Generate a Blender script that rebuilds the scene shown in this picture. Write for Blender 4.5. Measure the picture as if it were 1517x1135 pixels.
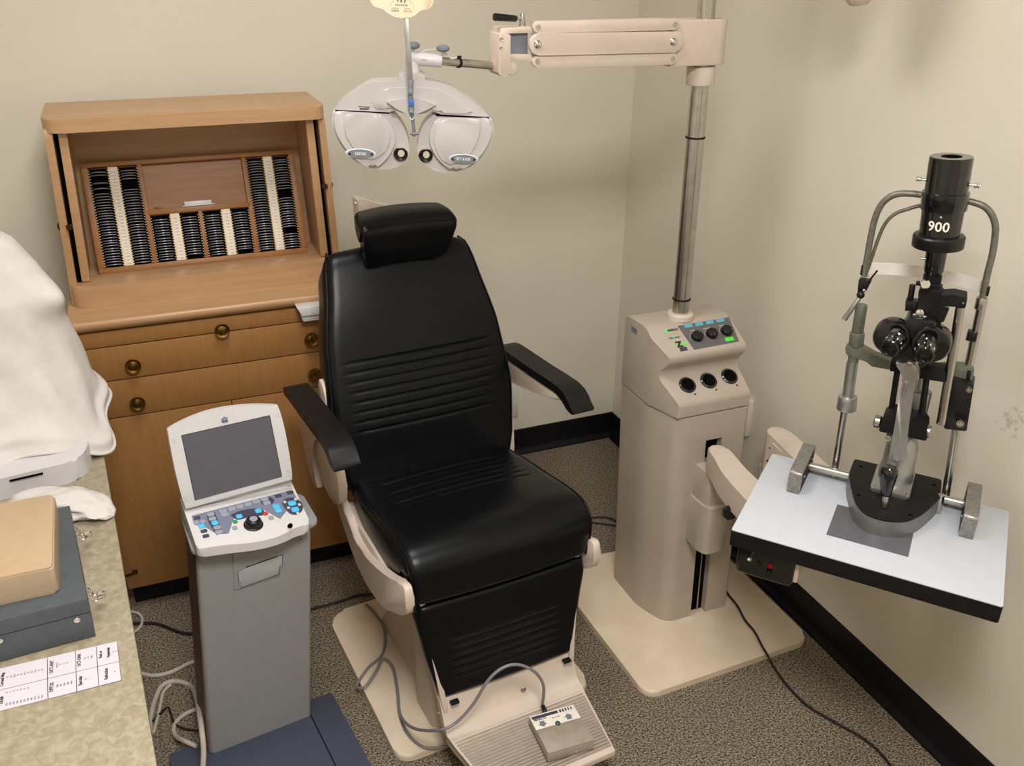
import bpy, bmesh, math, random
from mathutils import Vector, Matrix
random.seed(7)
for _o in list(bpy.data.objects):
    bpy.data.objects.remove(_o)
scene = bpy.context.scene
C = scene.collection
PI = math.pi

# ------------------------------------------------------------------ camera
CAM_H = 1.75
FPX = 1340.0
ROT = Matrix(((0.92634061, -0.15554277, 0.34307363),
              (-0.37654298, -0.40754081, 0.83194102),
              (0.01041409, -0.89984273, -0.43609015)))   # columns: image right, image down, forward
CAMP = Vector((0, 0, CAM_H))
cd = bpy.data.cameras.new('camera')
cam = bpy.data.objects.new('camera', cd)
C.objects.link(cam)
r_, d_, f_ = ROT.col[0], ROT.col[1], ROT.col[2]
cm = Matrix((r_, -d_, -f_)).transposed().to_4x4()
cm.translation = CAMP
cam.matrix_world = cm
cd.sensor_fit = 'HORIZONTAL'
cd.sensor_width = 36
cd.lens = 36 * FPX / 1517
cd.clip_start = 0.02
scene.camera = cam

# ------------------------------------------------------------------ world, lights, exposure
w = bpy.data.worlds.new('world')
scene.world = w
w.use_nodes = True
w.node_tree.nodes['Background'].inputs[0].default_value = (1.0, 0.96, 0.90, 1)
w.node_tree.nodes['Background'].inputs[1].default_value = 0.03
scene.view_settings.view_transform = 'Standard'
scene.view_settings.look = 'None'
scene.view_settings.gamma = 1
scene.view_settings.use_curve_mapping = False
scene.view_settings.exposure = 0.10
LIGHTCOL = (1.0, 0.978, 0.955)


def area(name, loc, sx, sy, power, col=LIGHTCOL):
    l = bpy.data.lights.new(name, 'AREA')
    l.shape = 'RECTANGLE'; l.size = sx; l.size_y = sy; l.energy = power; l.color = col
    o = bpy.data.objects.new(name, l)
    C.objects.link(o)
    o.location = loc
    return o


LAMPS = [((0.25, 1.50, 2.585), 0.56, 0.56, 13), ((0.20, 0.10, 2.585), 0.56, 0.56, 46), ((0.20, -1.25, 2.585), 0.56, 0.56, 8)]
for p, sx, sy, pw in LAMPS:
    area('ceiling_lamp_light', p, sx, sy, pw)


# ------------------------------------------------------------------ pixel -> world (measuring helper)
def ray(x, y):
    return ROT @ Vector((x - 758.5, y - 567.5, FPX))


def onz(x, y, z):
    r = ray(x, y); return CAMP + r * ((z - CAM_H) / r.z)


def ony(x, y, yy):
    r = ray(x, y); return CAMP + r * (yy / r.y)


def onx(x, y, xx):
    r = ray(x, y); return CAMP + r * (xx / r.x)


def onp(x, y, o, n):
    r = ray(x, y); return CAMP + r * ((o - CAMP).dot(n) / r.dot(n))


def frame(o, x, y, z=None):
    x = Vector(x).normalized(); y = Vector(y)
    y = (y - x * y.dot(x)).normalized()
    z = x.cross(y)
    m = Matrix((x, y, z)).transposed().to_4x4()
    m.translation = Vector(o)
    return m


def zframe(o, zdir, xhint=(1, 0, 0)):
    z = Vector(zdir).normalized(); x = Vector(xhint)
    if abs(x.normalized().dot(z)) > .97: x = Vector((0, 1, 0))
    x = (x - z * x.dot(z)).normalized(); y = z.cross(x)
    m = Matrix((x, y, z)).transposed().to_4x4()
    m.translation = Vector(o)
    return m


# ------------------------------------------------------------------ materials
def srgb(r, g, b):
    def f(c):
        c /= 255.0
        return c / 12.92 if c <= .04045 else ((c + .055) / 1.055) ** 2.4
    return (f(r), f(g), f(b))


def nd(t, kind, **kw):
    n = t.nodes.new(kind)
    for k, v in kw.items(): setattr(n, k, v)
    return n


def mat(name, col, rough=.5, metal=0., var=.04, scale=40., bump=0., bscale=200., col2=None, stretch=None,
        coat=0., emit=None, emits=0., spec=.5, trans=0., ior=1.45):
    m = bpy.data.materials.new(name)
    m.use_nodes = True
    t = m.node_tree
    b = t.nodes['Principled BSDF']
    b.inputs['Roughness'].default_value = rough
    b.inputs['Metallic'].default_value = metal
    b.inputs['Specular IOR Level'].default_value = spec
    b.inputs['IOR'].default_value = ior
    if trans: b.inputs['Transmission Weight'].default_value = trans
    if coat:
        b.inputs['Coat Weight'].default_value = coat
        b.inputs['Coat Roughness'].default_value = .12
    tc = nd(t, 'ShaderNodeTexCoord')
    mp = nd(t, 'ShaderNodeMapping')
    if stretch: mp.inputs['Scale'].default_value = stretch
    t.links.new(tc.outputs['Object'], mp.inputs['Vector'])
    no = nd(t, 'ShaderNodeTexNoise')
    no.inputs['Scale'].default_value = scale
    no.inputs['Detail'].default_value = 4
    t.links.new(mp.outputs['Vector'], no.inputs['Vector'])
    cr = nd(t, 'ShaderNodeValToRGB')
    c2 = col2 if col2 else tuple(c * (1 - var * 2) for c in col)
    c1 = col if col2 else tuple(min(1, c * (1 + var)) for c in col)
    cr.color_ramp.elements[0].position = .35
    cr.color_ramp.elements[1].position = .65
    cr.color_ramp.elements[0].color = (*c2, 1)
    cr.color_ramp.elements[1].color = (*c1, 1)
    t.links.new(no.outputs['Fac'], cr.inputs['Fac'])
    t.links.new(cr.outputs['Color'], b.inputs['Base Color'])
    if bump:
        n2 = nd(t, 'ShaderNodeTexNoise')
        n2.inputs['Scale'].default_value = bscale
        n2.inputs['Detail'].default_value = 3
        t.links.new(mp.outputs['Vector'], n2.inputs['Vector'])
        bp = nd(t, 'ShaderNodeBump')
        bp.inputs['Strength'].default_value = bump
        bp.inputs['Distance'].default_value = .002
        t.links.new(n2.outputs['Fac'], bp.inputs['Height'])
        t.links.new(bp.outputs['Normal'], b.inputs['Normal'])
    if emit:
        b.inputs['Emission Color'].default_value = (*emit, 1)
        b.inputs['Emission Strength'].default_value = emits
    return m


M = {}
M['wall'] = mat('painted_wall', srgb(219, 212, 196), .7, var=.015, scale=3, bump=.25, bscale=350)
M['ceiling'] = mat('ceiling_tile', srgb(232, 226, 212), .8, bump=.4, bscale=120)
M['base'] = mat('black_vinyl_base', (.006, .006, .008), .4, var=.1, spec=.3)
M['wood'] = mat('blond_wood', srgb(188, 150, 112), .42, scale=9, stretch=(.7, 6, 9), col2=srgb(180, 141, 102), coat=.15, bump=.05, bscale=60)
M['woodv'] = mat('honey_wood_veneer', srgb(156, 112, 64), .45, scale=14, stretch=(9, 6, .7), col2=srgb(149, 105, 57), coat=.1)
M['walnut'] = mat('reddish_tray_wood', srgb(152, 102, 52), .45, scale=12, stretch=(1, 6, 8), col2=srgb(140, 91, 44))
M['brass'] = mat('aged_brass', srgb(150, 118, 62), .28, 1., var=.1, scale=30)
M['darkmetal'] = mat('dark_bronze', srgb(70, 50, 32), .4, .8)
M['black'] = mat('black_plastic', (.006, .006, .007), .35, var=.08)
M['glossblack'] = mat('gloss_black_enamel', (.006, .006, .006), .12, var=.05, coat=.6)
M['matblack'] = mat('matte_black', (.007, .007, .007), .55, var=.1, spec=.25)
M['void'] = mat('dark_recess', (.003, .003, .003), .9, var=.1, spec=.05)
M['leather'] = mat('black_vinyl_leather', (.0030, .0037, .0048), .31, var=.12, scale=60, bump=.08, bscale=420, spec=.27)
M['armpad'] = mat('black_arm_pad', (.006, .006, .007), .42, var=.1, bump=.15, bscale=500, spec=.3)
M['beige'] = mat('beige_enamel', srgb(196, 180, 166), .42, var=.02, scale=20, spec=.4)
M['cream'] = mat('cream_enamel', srgb(206, 190, 176), .42, var=.02, scale=14, spec=.4)
M['stand'] = mat('taupe_beige_enamel', srgb(176, 164, 151), .4, var=.02, scale=18, spec=.45)
M['plinth'] = mat('worn_cream_plinth', srgb(224, 207, 184), .5, col2=srgb(213, 195, 170), scale=9, bump=.05)
M['white'] = mat('white_plastic', srgb(202, 200, 202), .35, var=.015)
M['warmwhite'] = mat('warm_white_plastic', srgb(210, 208, 208), .35, var=.015)
M['phor'] = mat('pearl_white_enamel', srgb(184, 179, 178), .32, var=.01, coat=.2)
M['chrome'] = mat('chrome', (.78, .76, .74), .12, 1., var=.02)
M['steel'] = mat('brushed_steel', (.55, .53, .50), .25, 1., var=.05)
M['satin'] = mat('satin_aluminium', (.45, .45, .44), .38, .9, var=.06)
M['castgrey'] = mat('grey_hammered_metal', srgb(140, 138, 132), .4, .5, var=.12, scale=160, bump=.1, bscale=300)
M['greengrey'] = mat('grey_green_enamel', srgb(108, 112, 100), .42, .3, var=.08, scale=80)
M['tubegrey'] = mat('grey_hammertone_tube', srgb(120, 118, 106), .38, .4, var=.12, scale=120)
M['colgrey'] = mat('light_grey_column', srgb(146, 145, 145), .45, var=.02)
M['footblue'] = mat('slate_blue_base', srgb(70, 75, 92), .5, var=.03)
M['padgrey'] = mat('grey_blue_keypad', srgb(118, 124, 146), .4, var=.02)
M['keydark'] = mat('dark_key_surround', srgb(62, 64, 80), .4, var=.02)
M['keylight'] = mat('grey_key', srgb(150, 154, 168), .4, var=.02)
M['keyblue'] = mat('light_blue_key', srgb(84, 188, 236), .35, var=.02)
M['keyred'] = mat('red_key', srgb(200, 50, 60), .35, var=.02)
M['keygreen'] = mat('green_key', srgb(30, 150, 80), .35, var=.02)
M['lcd'] = mat('dark_lcd', srgb(92, 90, 98), .3, var=.01, spec=.5)
M['laminate'] = mat('pale_grey_laminate', srgb(192, 196, 204), .45, var=.01)
M['mat'] = mat('dark_grey_mat', srgb(92, 92, 98), .35, var=.03)
M['basesilver'] = mat('silver_side', srgb(128, 128, 126), .4, .6, var=.05)
M['case'] = mat('dark_grey_case', srgb(74, 80, 84), .5, var=.05, scale=60, bump=.1)
M['tan'] = mat('tan_case', srgb(186, 160, 128), .5, var=.02, bump=.05)
M['tan2'] = mat('tan_case_body', srgb(170, 150, 126), .5, var=.02)
M['cloth'] = mat('white_cotton', srgb(208, 202, 198), .85, var=.02, bump=.3, bscale=900)
M['paper'] = mat('white_paper', srgb(206, 200, 208), .7, var=.005)
M['ink'] = mat('black_ink', (.02, .02, .025), .7, var=.02)
M['faint'] = mat('faded_ink', (.20, .18, .24), .7, var=.02)
M['labelcream'] = mat('cream_label_strip', srgb(232, 214, 176), .6, var=.02)
M['labelwhite'] = mat('white_label', srgb(232, 224, 214), .6, var=.02)
M['cable'] = mat('grey_cable', srgb(128, 124, 126), .45, var=.02)
M['cablewhite'] = mat('white_cable', srgb(188, 178, 166), .5, var=.03)
M['cableblack'] = mat('black_cable', (.012, .011, .011), .5, var=.03)
M['rib'] = mat('ribbed_grey_rubber', srgb(160, 148, 134), .5, var=.05)
M['panelgrey'] = mat('grey_panel', srgb(98, 94, 94), .45, var=.02)
M['tagblue'] = mat('blue_label', srgb(86, 168, 196), .45, var=.02)
M['taggreen'] = mat('green_label', srgb(90, 224, 74), .45, var=.02)
M['palegreen'] = mat('pale_green_mark', srgb(120, 214, 130), .45, var=.02)
M['redlens'] = mat('red_indicator', srgb(104, 12, 20), .3, var=.05)
M['greenlens'] = mat('green_indicator', (.0, .10, .07), .15, coat=.5)
M['blueled'] = mat('blue_indicator', srgb(60, 110, 190), .3, var=.05)
M['knobgrey'] = mat('grey_blue_knob', srgb(116, 122, 132), .45, var=.04)
M['lensrim'] = mat('dark_metal_lens_rim', srgb(150, 148, 158), .3, .35, var=.06)
M['pivory'] = mat('ivory_card', srgb(228, 210, 180), .6, var=.01)
M['lensview'] = mat('pale_lens', srgb(186, 180, 160), .3, var=.01)
M['glass'] = mat('clear_lens_glass', (.9, .9, .88), .05, trans=.9)
M['diffuser'] = mat('lamp_diffuser', (.9, .9, .85), .5, emit=LIGHTCOL, emits=2.0)
M['printpanel'] = mat('grey_printer_door', srgb(168, 168, 168), .45, var=.02)


def special_materials():
    # speckled loop carpet
    m = M['carpet'] = mat('speckled_loop_carpet', (.1, .09, .07), .95, spec=.1)
    t = m.node_tree; b = t.nodes['Principled BSDF']
    tc = nd(t, 'ShaderNodeTexCoord')
    vo = nd(t, 'ShaderNodeTexVoronoi'); vo.inputs['Scale'].default_value = 260
    no = nd(t, 'ShaderNodeTexNoise'); no.inputs['Scale'].default_value = 210; no.inputs['Detail'].default_value = 3
    big = nd(t, 'ShaderNodeTexNoise'); big.inputs['Scale'].default_value = 9
    for n in (vo, no, big): t.links.new(tc.outputs['Object'], n.inputs['Vector'])
    cr = nd(t, 'ShaderNodeValToRGB'); cr.color_ramp.interpolation = 'LINEAR'
    e = cr.color_ramp.elements
    e[0].position = .36; e[0].color = (*srgb(66, 58, 48), 1)
    e[1].position = .62; e[1].color = (*srgb(172, 158, 138), 1)
    x = e.new(.48); x.color = (*srgb(130, 118, 102), 1)
    t.links.new(no.outputs['Fac'], cr.inputs['Fac'])
    mx = nd(t, 'ShaderNodeMix', data_type='RGBA', blend_type='MULTIPLY')
    mx.inputs['Factor'].default_value = .12
    t.links.new(cr.outputs['Color'], mx.inputs['A']); t.links.new(big.outputs['Color'], mx.inputs['B'])
    t.links.new(mx.outputs['Result'], b.inputs['Base Color'])
    bp = nd(t, 'ShaderNodeBump'); bp.inputs['Strength'].default_value = .9; bp.inputs['Distance'].default_value = .005
    t.links.new(vo.outputs['Distance'], bp.inputs['Height']); t.links.new(bp.outputs['Normal'], b.inputs['Normal'])
    # mottled laminate counter
    m = M['counter'] = mat('mottled_stone_laminate', (.4, .35, .25), .4)
    t = m.node_tree; b = t.nodes['Principled BSDF']
    tc = nd(t, 'ShaderNodeTexCoord')
    no = nd(t, 'ShaderNodeTexNoise'); no.inputs['Scale'].default_value = 72; no.inputs['Detail'].default_value = 8
    no.inputs['Roughness'].default_value = .65; no.inputs['Distortion'].default_value = .7
    t.links.new(tc.outputs['Object'], no.inputs['Vector'])
    cr = nd(t, 'ShaderNodeValToRGB'); e = cr.color_ramp.elements
    e[0].position = .36; e[0].color = (*srgb(140, 130, 108), 1)
    e[1].position = .62; e[1].color = (*srgb(166, 156, 134), 1)
    x = e.new(.5); x.color = (*srgb(153, 143, 120), 1)
    t.links.new(no.outputs['Fac'], cr.inputs['Fac']); t.links.new(cr.outputs['Color'], b.inputs['Base Color'])
    # right wall: same paint with a faint scuffed patch
    m = M['wallscuff'] = mat('painted_wall_scuffed', srgb(219, 212, 196), .7, var=.015, scale=3, bump=.25, bscale=350)
    t = m.node_tree; b = t.nodes['Principled BSDF']
    src = b.inputs['Base Color'].links[0].from_socket
    tc = nd(t, 'ShaderNodeTexCoord')
    no = nd(t, 'ShaderNodeTexNoise'); no.inputs['Scale'].default_value = 70; no.inputs['Detail'].default_value = 6
    t.links.new(tc.outputs['Object'], no.inputs['Vector'])
    vd = nd(t, 'ShaderNodeVectorMath', operation='DISTANCE'); vd.inputs[1].default_value = (1.568, 1.12, .885)
    t.links.new(tc.outputs['Object'], vd.inputs[0])
    mr = nd(t, 'ShaderNodeMapRange'); mr.inputs[1].default_value = .02; mr.inputs[2].default_value = .075; mr.inputs[3].default_value = .30; mr.inputs[4].default_value = 0
    t.links.new(vd.outputs['Value'], mr.inputs[0])
    ad = nd(t, 'ShaderNodeMath', operation='ADD'); t.links.new(no.outputs['Fac'], ad.inputs[0]); t.links.new(mr.outputs[0], ad.inputs[1])
    m2 = nd(t, 'ShaderNodeMapRange'); m2.inputs[1].default_value = .80; m2.inputs[2].default_value = .90; m2.inputs[3].default_value = 0; m2.inputs[4].default_value = .35
    t.links.new(ad.outputs[0], m2.inputs[0])
    mx = nd(t, 'ShaderNodeMix', data_type='RGBA')
    t.links.new(m2.outputs[0], mx.inputs['Factor']); t.links.new(src, mx.inputs['A']); mx.inputs['B'].default_value = (*srgb(120, 100, 80), 1)
    t.links.new(mx.outputs['Result'], b.inputs['Base Color'])
    # walnut-pattern side panel
    m = M['sidewood'] = mat('dark_woodgrain_side', srgb(112, 84, 72), .45, scale=10, stretch=(6, 6, 1), col2=srgb(74, 50, 42))


special_materials()


# ------------------------------------------------------------------ mesh builder
WM = {}


class MB:
    def __init__(s):
        s.bm = bmesh.new()

    def add(s, tmp, Mx=None):
        if Mx is not None:
            bmesh.ops.transform(tmp, matrix=Mx, verts=tmp.verts)
            if Mx.determinant() < 0: bmesh.ops.reverse_faces(tmp, faces=tmp.faces[:])
        me = bpy.data.meshes.new('t'); tmp.to_mesh(me); tmp.free()
        s.bm.from_mesh(me); bpy.data.meshes.remove(me)
        return s

    def box(s, x0, x1, y0, y1, z0, z1, bev=0., Mx=None, seg=2):
        t = bmesh.new()
        bmesh.ops.create_cube(t, size=1)
        bmesh.ops.transform(t, matrix=Matrix.Translation(((x0 + x1) / 2, (y0 + y1) / 2, (z0 + z1) / 2)) @ Matrix.Diagonal((abs(x1 - x0), abs(y1 - y0), abs(z1 - z0), 1)), verts=t.verts)
        if bev:
            bmesh.ops.bevel(t, geom=t.edges[:], offset=bev, segments=seg, affect='EDGES', profile=.5, clamp_overlap=True)
        return s.add(t, Mx)

    def prism(s, pts, z0, z1, Mx=None, bev=0., seg=2, top=True, bot=True, z1f=None):
        """polygon in local xy, extruded z0..z1, with optional rounding of the cap edges"""
        t = bmesh.new()
        a = sum(pts[i][0] * pts[(i + 1) % len(pts)][1] - pts[(i + 1) % len(pts)][0] * pts[i][1] for i in range(len(pts)))
        if a < 0: pts = pts[::-1]
        n = len(pts)
        lo = [t.verts.new((p[0], p[1], z0)) for p in pts]
        hi = [t.verts.new((p[0], p[1], z1)) for p in pts]
        fb = t.faces.new(lo[::-1]); ft = t.faces.new(hi)
        for i in range(n):
            t.faces.new((lo[i], lo[(i + 1) % n], hi[(i + 1) % n], hi[i]))
        if bev:
            ed = set()
            if top: ed |= set(ft.edges)
            if bot: ed |= set(fb.edges)
            bmesh.ops.bevel(t, geom=list(ed), offset=bev, segments=seg, affect='EDGES', profile=.5, clamp_overlap=True)
        return s.add(t, Mx)

    def lathe(s, prof, Mx=None, n=32, sy=1.):
        """profile [(r, z)], closed at axis when r=0"""
        t = bmesh.new()
        rings = []
        for r, z in prof:
            if r <= 1e-6: rings.append([t.verts.new((0, 0, z))])
            else: rings.append([t.verts.new((r * math.cos(2 * PI * i / n), r * sy * math.sin(2 * PI * i / n), z)) for i in range(n)])
        for a, b in zip(rings[:-1], rings[1:]):
            if len(a) == 1 and len(b) == 1: continue
            for i in range(n):
                j = (i + 1) % n
                if len(a) == 1: t.faces.new((a[0], b[j], b[i]))
                elif len(b) == 1: t.faces.new((a[i], a[j], b[0]))
                else: t.faces.new((a[i], a[j], b[j], b[i]))
        bmesh.ops.recalc_face_normals(t, faces=t.faces)
        return s.add(t, Mx)

    def cyl(s, p0, p1, r, r1=None, n=24, bev=0.):
        p0 = Vector(p0); p1 = Vector(p1); L = (p1 - p0).length
        r1 = r if r1 is None else r1
        if bev: pr = [(0, 0), (r - bev, 0), (r - bev * .3, bev * .3), (r, bev), (r1, L - bev), (r1 - bev * .3, L - bev * .3), (r1 - bev, L), (0, L)]
        else: pr = [(0, 0), (r, 0), (r1, L), (0, L)]
        return s.lathe(pr, zframe(p0, p1 - p0), n)

    def tube(s, pts, r, n=10, cyc=False, sub=6, smooth=True, sx=1., up=None):
        pts = [Vector(p) for p in pts]
        if smooth: pts = catmull(pts, sub, cyc)
        N = len(pts)
        t = bmesh.new(); rings = []
        prev = None
        for i, p in enumerate(pts):
            a = pts[(i - 1) % N] if (i > 0 or cyc) else p
            b = pts[(i + 1) % N] if (i < N - 1 or cyc) else p
            d = (b - a).normalized()
            if up is not None: u = Vector(up)
            elif prev is None:
                u = Vector((0, 0, 1)) if abs(d.z) < .9 else Vector((1, 0, 0))
            else: u = prev
            u = (u - d * u.dot(d)).normalized(); prev = u
            v = d.cross(u)
            rr = r[min(len(r) - 1, int(i * len(r) / N))] if isinstance(r, (list, tuple)) else r
            rings.append([t.verts.new(p + u * (rr * math.cos(2 * PI * k / n)) + v * (rr * sx * math.sin(2 * PI * k / n))) for k in range(n)])
        M_ = N if cyc else N - 1
        for i in range(M_):
            a = rings[i]; b = rings[(i + 1) % N]
            for k in range(n):
                t.faces.new((a[k], a[(k + 1) % n], b[(k + 1) % n], b[k]))
        if not cyc:
            t.faces.new(rings[0][::-1]); t.faces.new(rings[-1])
        bmesh.ops.recalc_face_normals(t, faces=t.faces)
        return s.add(t)

    def ball(s, c, r, n=16, sz=(1, 1, 1)):
        t = bmesh.new()
        bmesh.ops.create_uvsphere(t, u_segments=n, v_segments=max(6, n // 2), radius=r)
        return s.add(t, Matrix.Translation(Vector(c)) @ Matrix.Diagonal((*sz, 1)))

    def grid(s, rows, cyc=False, caps=False):
        t = bmesh.new()
        V = [[t.verts.new(p) for p in r] for r in rows]
        for a, b in zip(V[:-1], V[1:]):
            n = len(a)
            for i in range(n if cyc else n - 1):
                t.faces.new((a[i], a[(i + 1) % n], b[(i + 1) % n], b[i]))
        if caps:
            t.faces.new(V[0][::-1]); t.faces.new(V[-1])
            bmesh.ops.recalc_face_normals(t, faces=t.faces)
        return s.add(t)

    def build(s, name, m, parent=None, sharp=38, smooth=True):
        me = bpy.data.meshes.new(name)
        for f in s.bm.faces: f.smooth = smooth
        if smooth:
            lim = math.radians(sharp)
            for e in s.bm.edges:
                if len(e.link_faces) == 2:
                    if e.calc_face_angle(0) > lim: e.smooth = False
                else: e.smooth = False
        s.bm.to_mesh(me); s.bm.free()
        o = bpy.data.objects.new(name, me)
        C.objects.link(o)
        me.materials.append(M[m] if isinstance(m, str) else m)
        if parent is not None:
            P = WM[parent.name]
            me.transform(P.inverted())
            o.parent = parent
            WM[o.name] = P
        else:
            WM[o.name] = Matrix.Identity(4)
        me.update()
        return o


def catmull(pts, sub=6, cyc=False):
    n = len(pts)
    if n < 3: return pts
    out = []
    for i in range(n if cyc else n - 1):
        if cyc: a, b, c, d = pts[(i - 1) % n], pts[i], pts[(i + 1) % n], pts[(i + 2) % n]
        else: a, b, c, d = pts[max(i - 1, 0)], pts[i], pts[i + 1], pts[min(i + 2, n - 1)]
        for k in range(sub):
            t = k / sub
            out.append(.5 * ((2 * b) + (c - a) * t + (2 * a - 5 * b + 4 * c - d) * t * t + (3 * b - a - 3 * c + d) * t ** 3))
    if not cyc: out.append(pts[-1])
    return out


def smooth2(pts, sub=5, cyc=True):
    return [(v.x, v.y) for v in catmull([Vector((p[0], p[1], 0)) for p in pts], sub, cyc)]


def rrect(x0, x1, y0, y1, r, n=5):
    out = []
    for cx, cy, a0 in ((x1 - r, y1 - r, 0), (x0 + r, y1 - r, 90), (x0 + r, y0 + r, 180), (x1 - r, y0 + r, 270)):
        for i in range(n + 1):
            a = math.radians(a0 + 90 * i / n); out.append((cx + r * math.cos(a), cy + r * math.sin(a)))
    return out


def roundpoly(pts, r, n=4):
    """round the corners of a 2d polygon; r a number or a list per corner"""
    out = []; N = len(pts)
    for i in range(N):
        p = Vector(pts[i]); a = Vector(pts[i - 1]); b = Vector(pts[(i + 1) % N])
        rr = r[i] if isinstance(r, (list, tuple)) else r
        if rr <= 0: out.append(tuple(p)); continue
        da = (a - p); db = (b - p)
        k = min(rr, da.length * .49, db.length * .49)
        s0 = p + da.normalized() * k; s1 = p + db.normalized() * k
        for j in range(n + 1):
            t = j / n
            q = s0 * (1 - t) ** 2 + p * 2 * t * (1 - t) + s1 * t * t
            out.append((q.x, q.y))
    return out


def thing(name, label, cat, loc=(0, 0, 0), rz=0., group=None):
    o = bpy.data.objects.new(name, None)
    C.objects.link(o)
    o.empty_display_size = .05
    o.location = loc; o.rotation_euler = (0, 0, rz)
    WM[o.name] = Matrix.Translation(Vector(loc)) @ Matrix.Rotation(rz, 4, 'Z')
    o['label'] = label; o['category'] = cat
    if group: o['group'] = group
    return o


def tag(o, label, cat, group=None):
    o['label'] = label; o['category'] = cat
    if group: o['group'] = group
    return o


def struct(o):
    o['kind'] = 'structure'; return o


def lab(o, label):
    o['label'] = label; return o


def textmesh(s, size, Mx, depth=.0003, align='CENTER', bold=0.):
    cu = bpy.data.curves.new('t', 'FONT')
    cu.body = s; cu.size = size; cu.extrude = depth; cu.align_x = align; cu.align_y = 'CENTER'
    cu.offset = bold
    cu.resolution_u = 2
    o = bpy.data.objects.new('t', cu)
    C.objects.link(o)
    bpy.context.view_layer.update()
    me = bpy.data.meshes.new_from_object(o)
    bpy.data.objects.remove(o); bpy.data.curves.remove(cu)
    me.transform(Mx)
    return me


def text(items, m, parent, name='lettering'):
    """items: list of (string, size, matrix[, bold])"""
    mb = MB()
    for it in items:
        me = textmesh(it[0], it[1], it[2], bold=it[3] if len(it) > 3 else 0.)
        mb.bm.from_mesh(me); bpy.data.meshes.remove(me)
    return mb.build(name, m, parent)


def ident():
    return Matrix.Identity(4)
# ================================================================== THE ROOM
WX, BY = 1.568, 2.765          # right wall, back wall
LX, FY, CZ = -1.3, -1.7, 2.6
struct(MB().box(LX - .1, WX + .1, FY - .1, BY + .1, -.1, 0).build('floor', 'carpet'))
struct(MB().box(LX - .1, WX + .1, FY - .1, BY + .1, CZ, CZ + .1).build('ceiling', 'ceiling'))
struct(MB().box(LX - .1, WX + .1, BY, BY + .1, -.1, CZ + .1).build('wall_back', 'wall'))
struct(MB().box(WX, WX + .1, FY - .1, BY, -.1, CZ + .1).build('wall_right', 'wallscuff'))
struct(MB().box(LX - .1, LX, FY - .1, BY, -.1, CZ + .1).build('wall_left', 'wall'))
struct(MB().box(LX, WX, FY - .1, FY, -.1, CZ + .1).build('wall_front', 'wall'))
cove = roundpoly([(0, 0), (.022, 0), (.020, .006), (.006, .020), (.004, .1), (0, .102)], [0, 0, .003, .012, .002, 0])
# cove profile: x = away from wall, y = up
mb = MB(); mb.prism([(p[0], p[1]) for p in cove], LX, WX - .0005, frame((0, BY, 0), (0, -1, 0), (0, 0, 1)) @ Matrix.Diagonal((1, 1, -1, 1)))
struct(mb.build('baseboard_back', 'base'))
mb = MB(); mb.prism(cove, FY, BY - .001, frame((WX, 0, 0), (-1, 0, 0), (0, 0, 1)))
bmesh.ops.recalc_face_normals(mb.bm, faces=mb.bm.faces)
struct(mb.build('baseboard_right', 'base'))
# ceiling light panels
for i, (p, sx, sy, pw) in enumerate(LAMPS):
    t = thing('ceiling_light', ['square recessed ceiling light panel above the exam chair', 'square recessed ceiling light panel nearest above the viewer', 'square recessed ceiling light panel behind the viewer'][i], 'ceiling light', (p[0], p[1], CZ))
    mb = MB()
    x0, x1, y0, y1 = p[0] - sx / 2 - .03, p[0] + sx / 2 + .03, p[1] - sy / 2 - .03, p[1] + sy / 2 + .03
    for a in ((x0, x1, y0, y0 + .03), (x0, x1, y1 - .03, y1), (x0, x0 + .03, y0, y1), (x1 - .03, x1, y0, y1)):
        mb.box(*a, CZ - .012, CZ - .001, .002)
    mb.build('light_frame', 'white', t)
    MB().box(x0 + .03, x1 - .03, y0 + .03, y1 - .03, CZ - .006, CZ - .003).build('diffuser', 'diffuser', t)

# outlet / cover plates on the walls
t = thing('wall_plate', 'narrow white surface box on the right wall behind the instrument stand', 'outlet cover', (WX, 1.96, .43))
MB().box(WX - .018, WX, 1.925, 1.985, .43, .55, .003).build('cover', 'wall', t)
mb = MB(); mb.box(WX - .0195, WX - .0175, 1.945, 1.965, .455, .475, .0015).box(WX - .0195, WX - .0175, 1.945, 1.965, .505, .525, .0015)
lab(mb.build('socket', 'white', t), 'pale socket faces')
a = ony(752, 560, BY); b_ = ony(766, 640, BY)
t = thing('wall_plate', 'pale cover plate on the back wall just right of the black chair back', 'outlet cover', (b_.x - .04, BY, b_.z))
MB().box(b_.x - .085, b_.x, BY - .006, BY, .16, a.z, .002).build('cover', 'warmwhite', t)
MB().ball((b_.x - .042, BY - .006, a.z - .02), .003).build('screw', 'steel', t)

# ================================================================== OPTICAL CABINET WITH HUTCH
cab = thing('optical_cabinet', 'blond wooden lens cabinet with open hutch standing against the back wall', 'cabinet', (.13, 2.53, 0))
X0, X1, FYC = -.222, .482, 2.327
MB().box(X0 + .01, X1 - .01, FYC + .035, 2.72, 0, .085).build('toe_kick', 'base', cab)
MB().box(X0, X1, FYC + .004, 2.735, .083, .872, .003).build('carcass', 'woodv', cab)
mid = .13


def drawer(name, x0, x1, z0, z1, knobs, m='woodv'):
    o = MB().box(x0, x1, FYC - .014, FYC + .006, z0, z1, .002).build(name, m, cab)
    for kx, kz in knobs:
        mb = MB()
        mb.lathe([(0, .022), (.006, .0215), (.013, .019), (.0185, .021), (.0195, .019), (.017, .012), (.008, .007), (.007, 0)],
                 zframe((kx, FYC - .014, kz + .006), (0, -1, 0)), 28)
        lab(mb.build('knob', 'brass', o), 'round dished brass knob')
    return o


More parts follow.
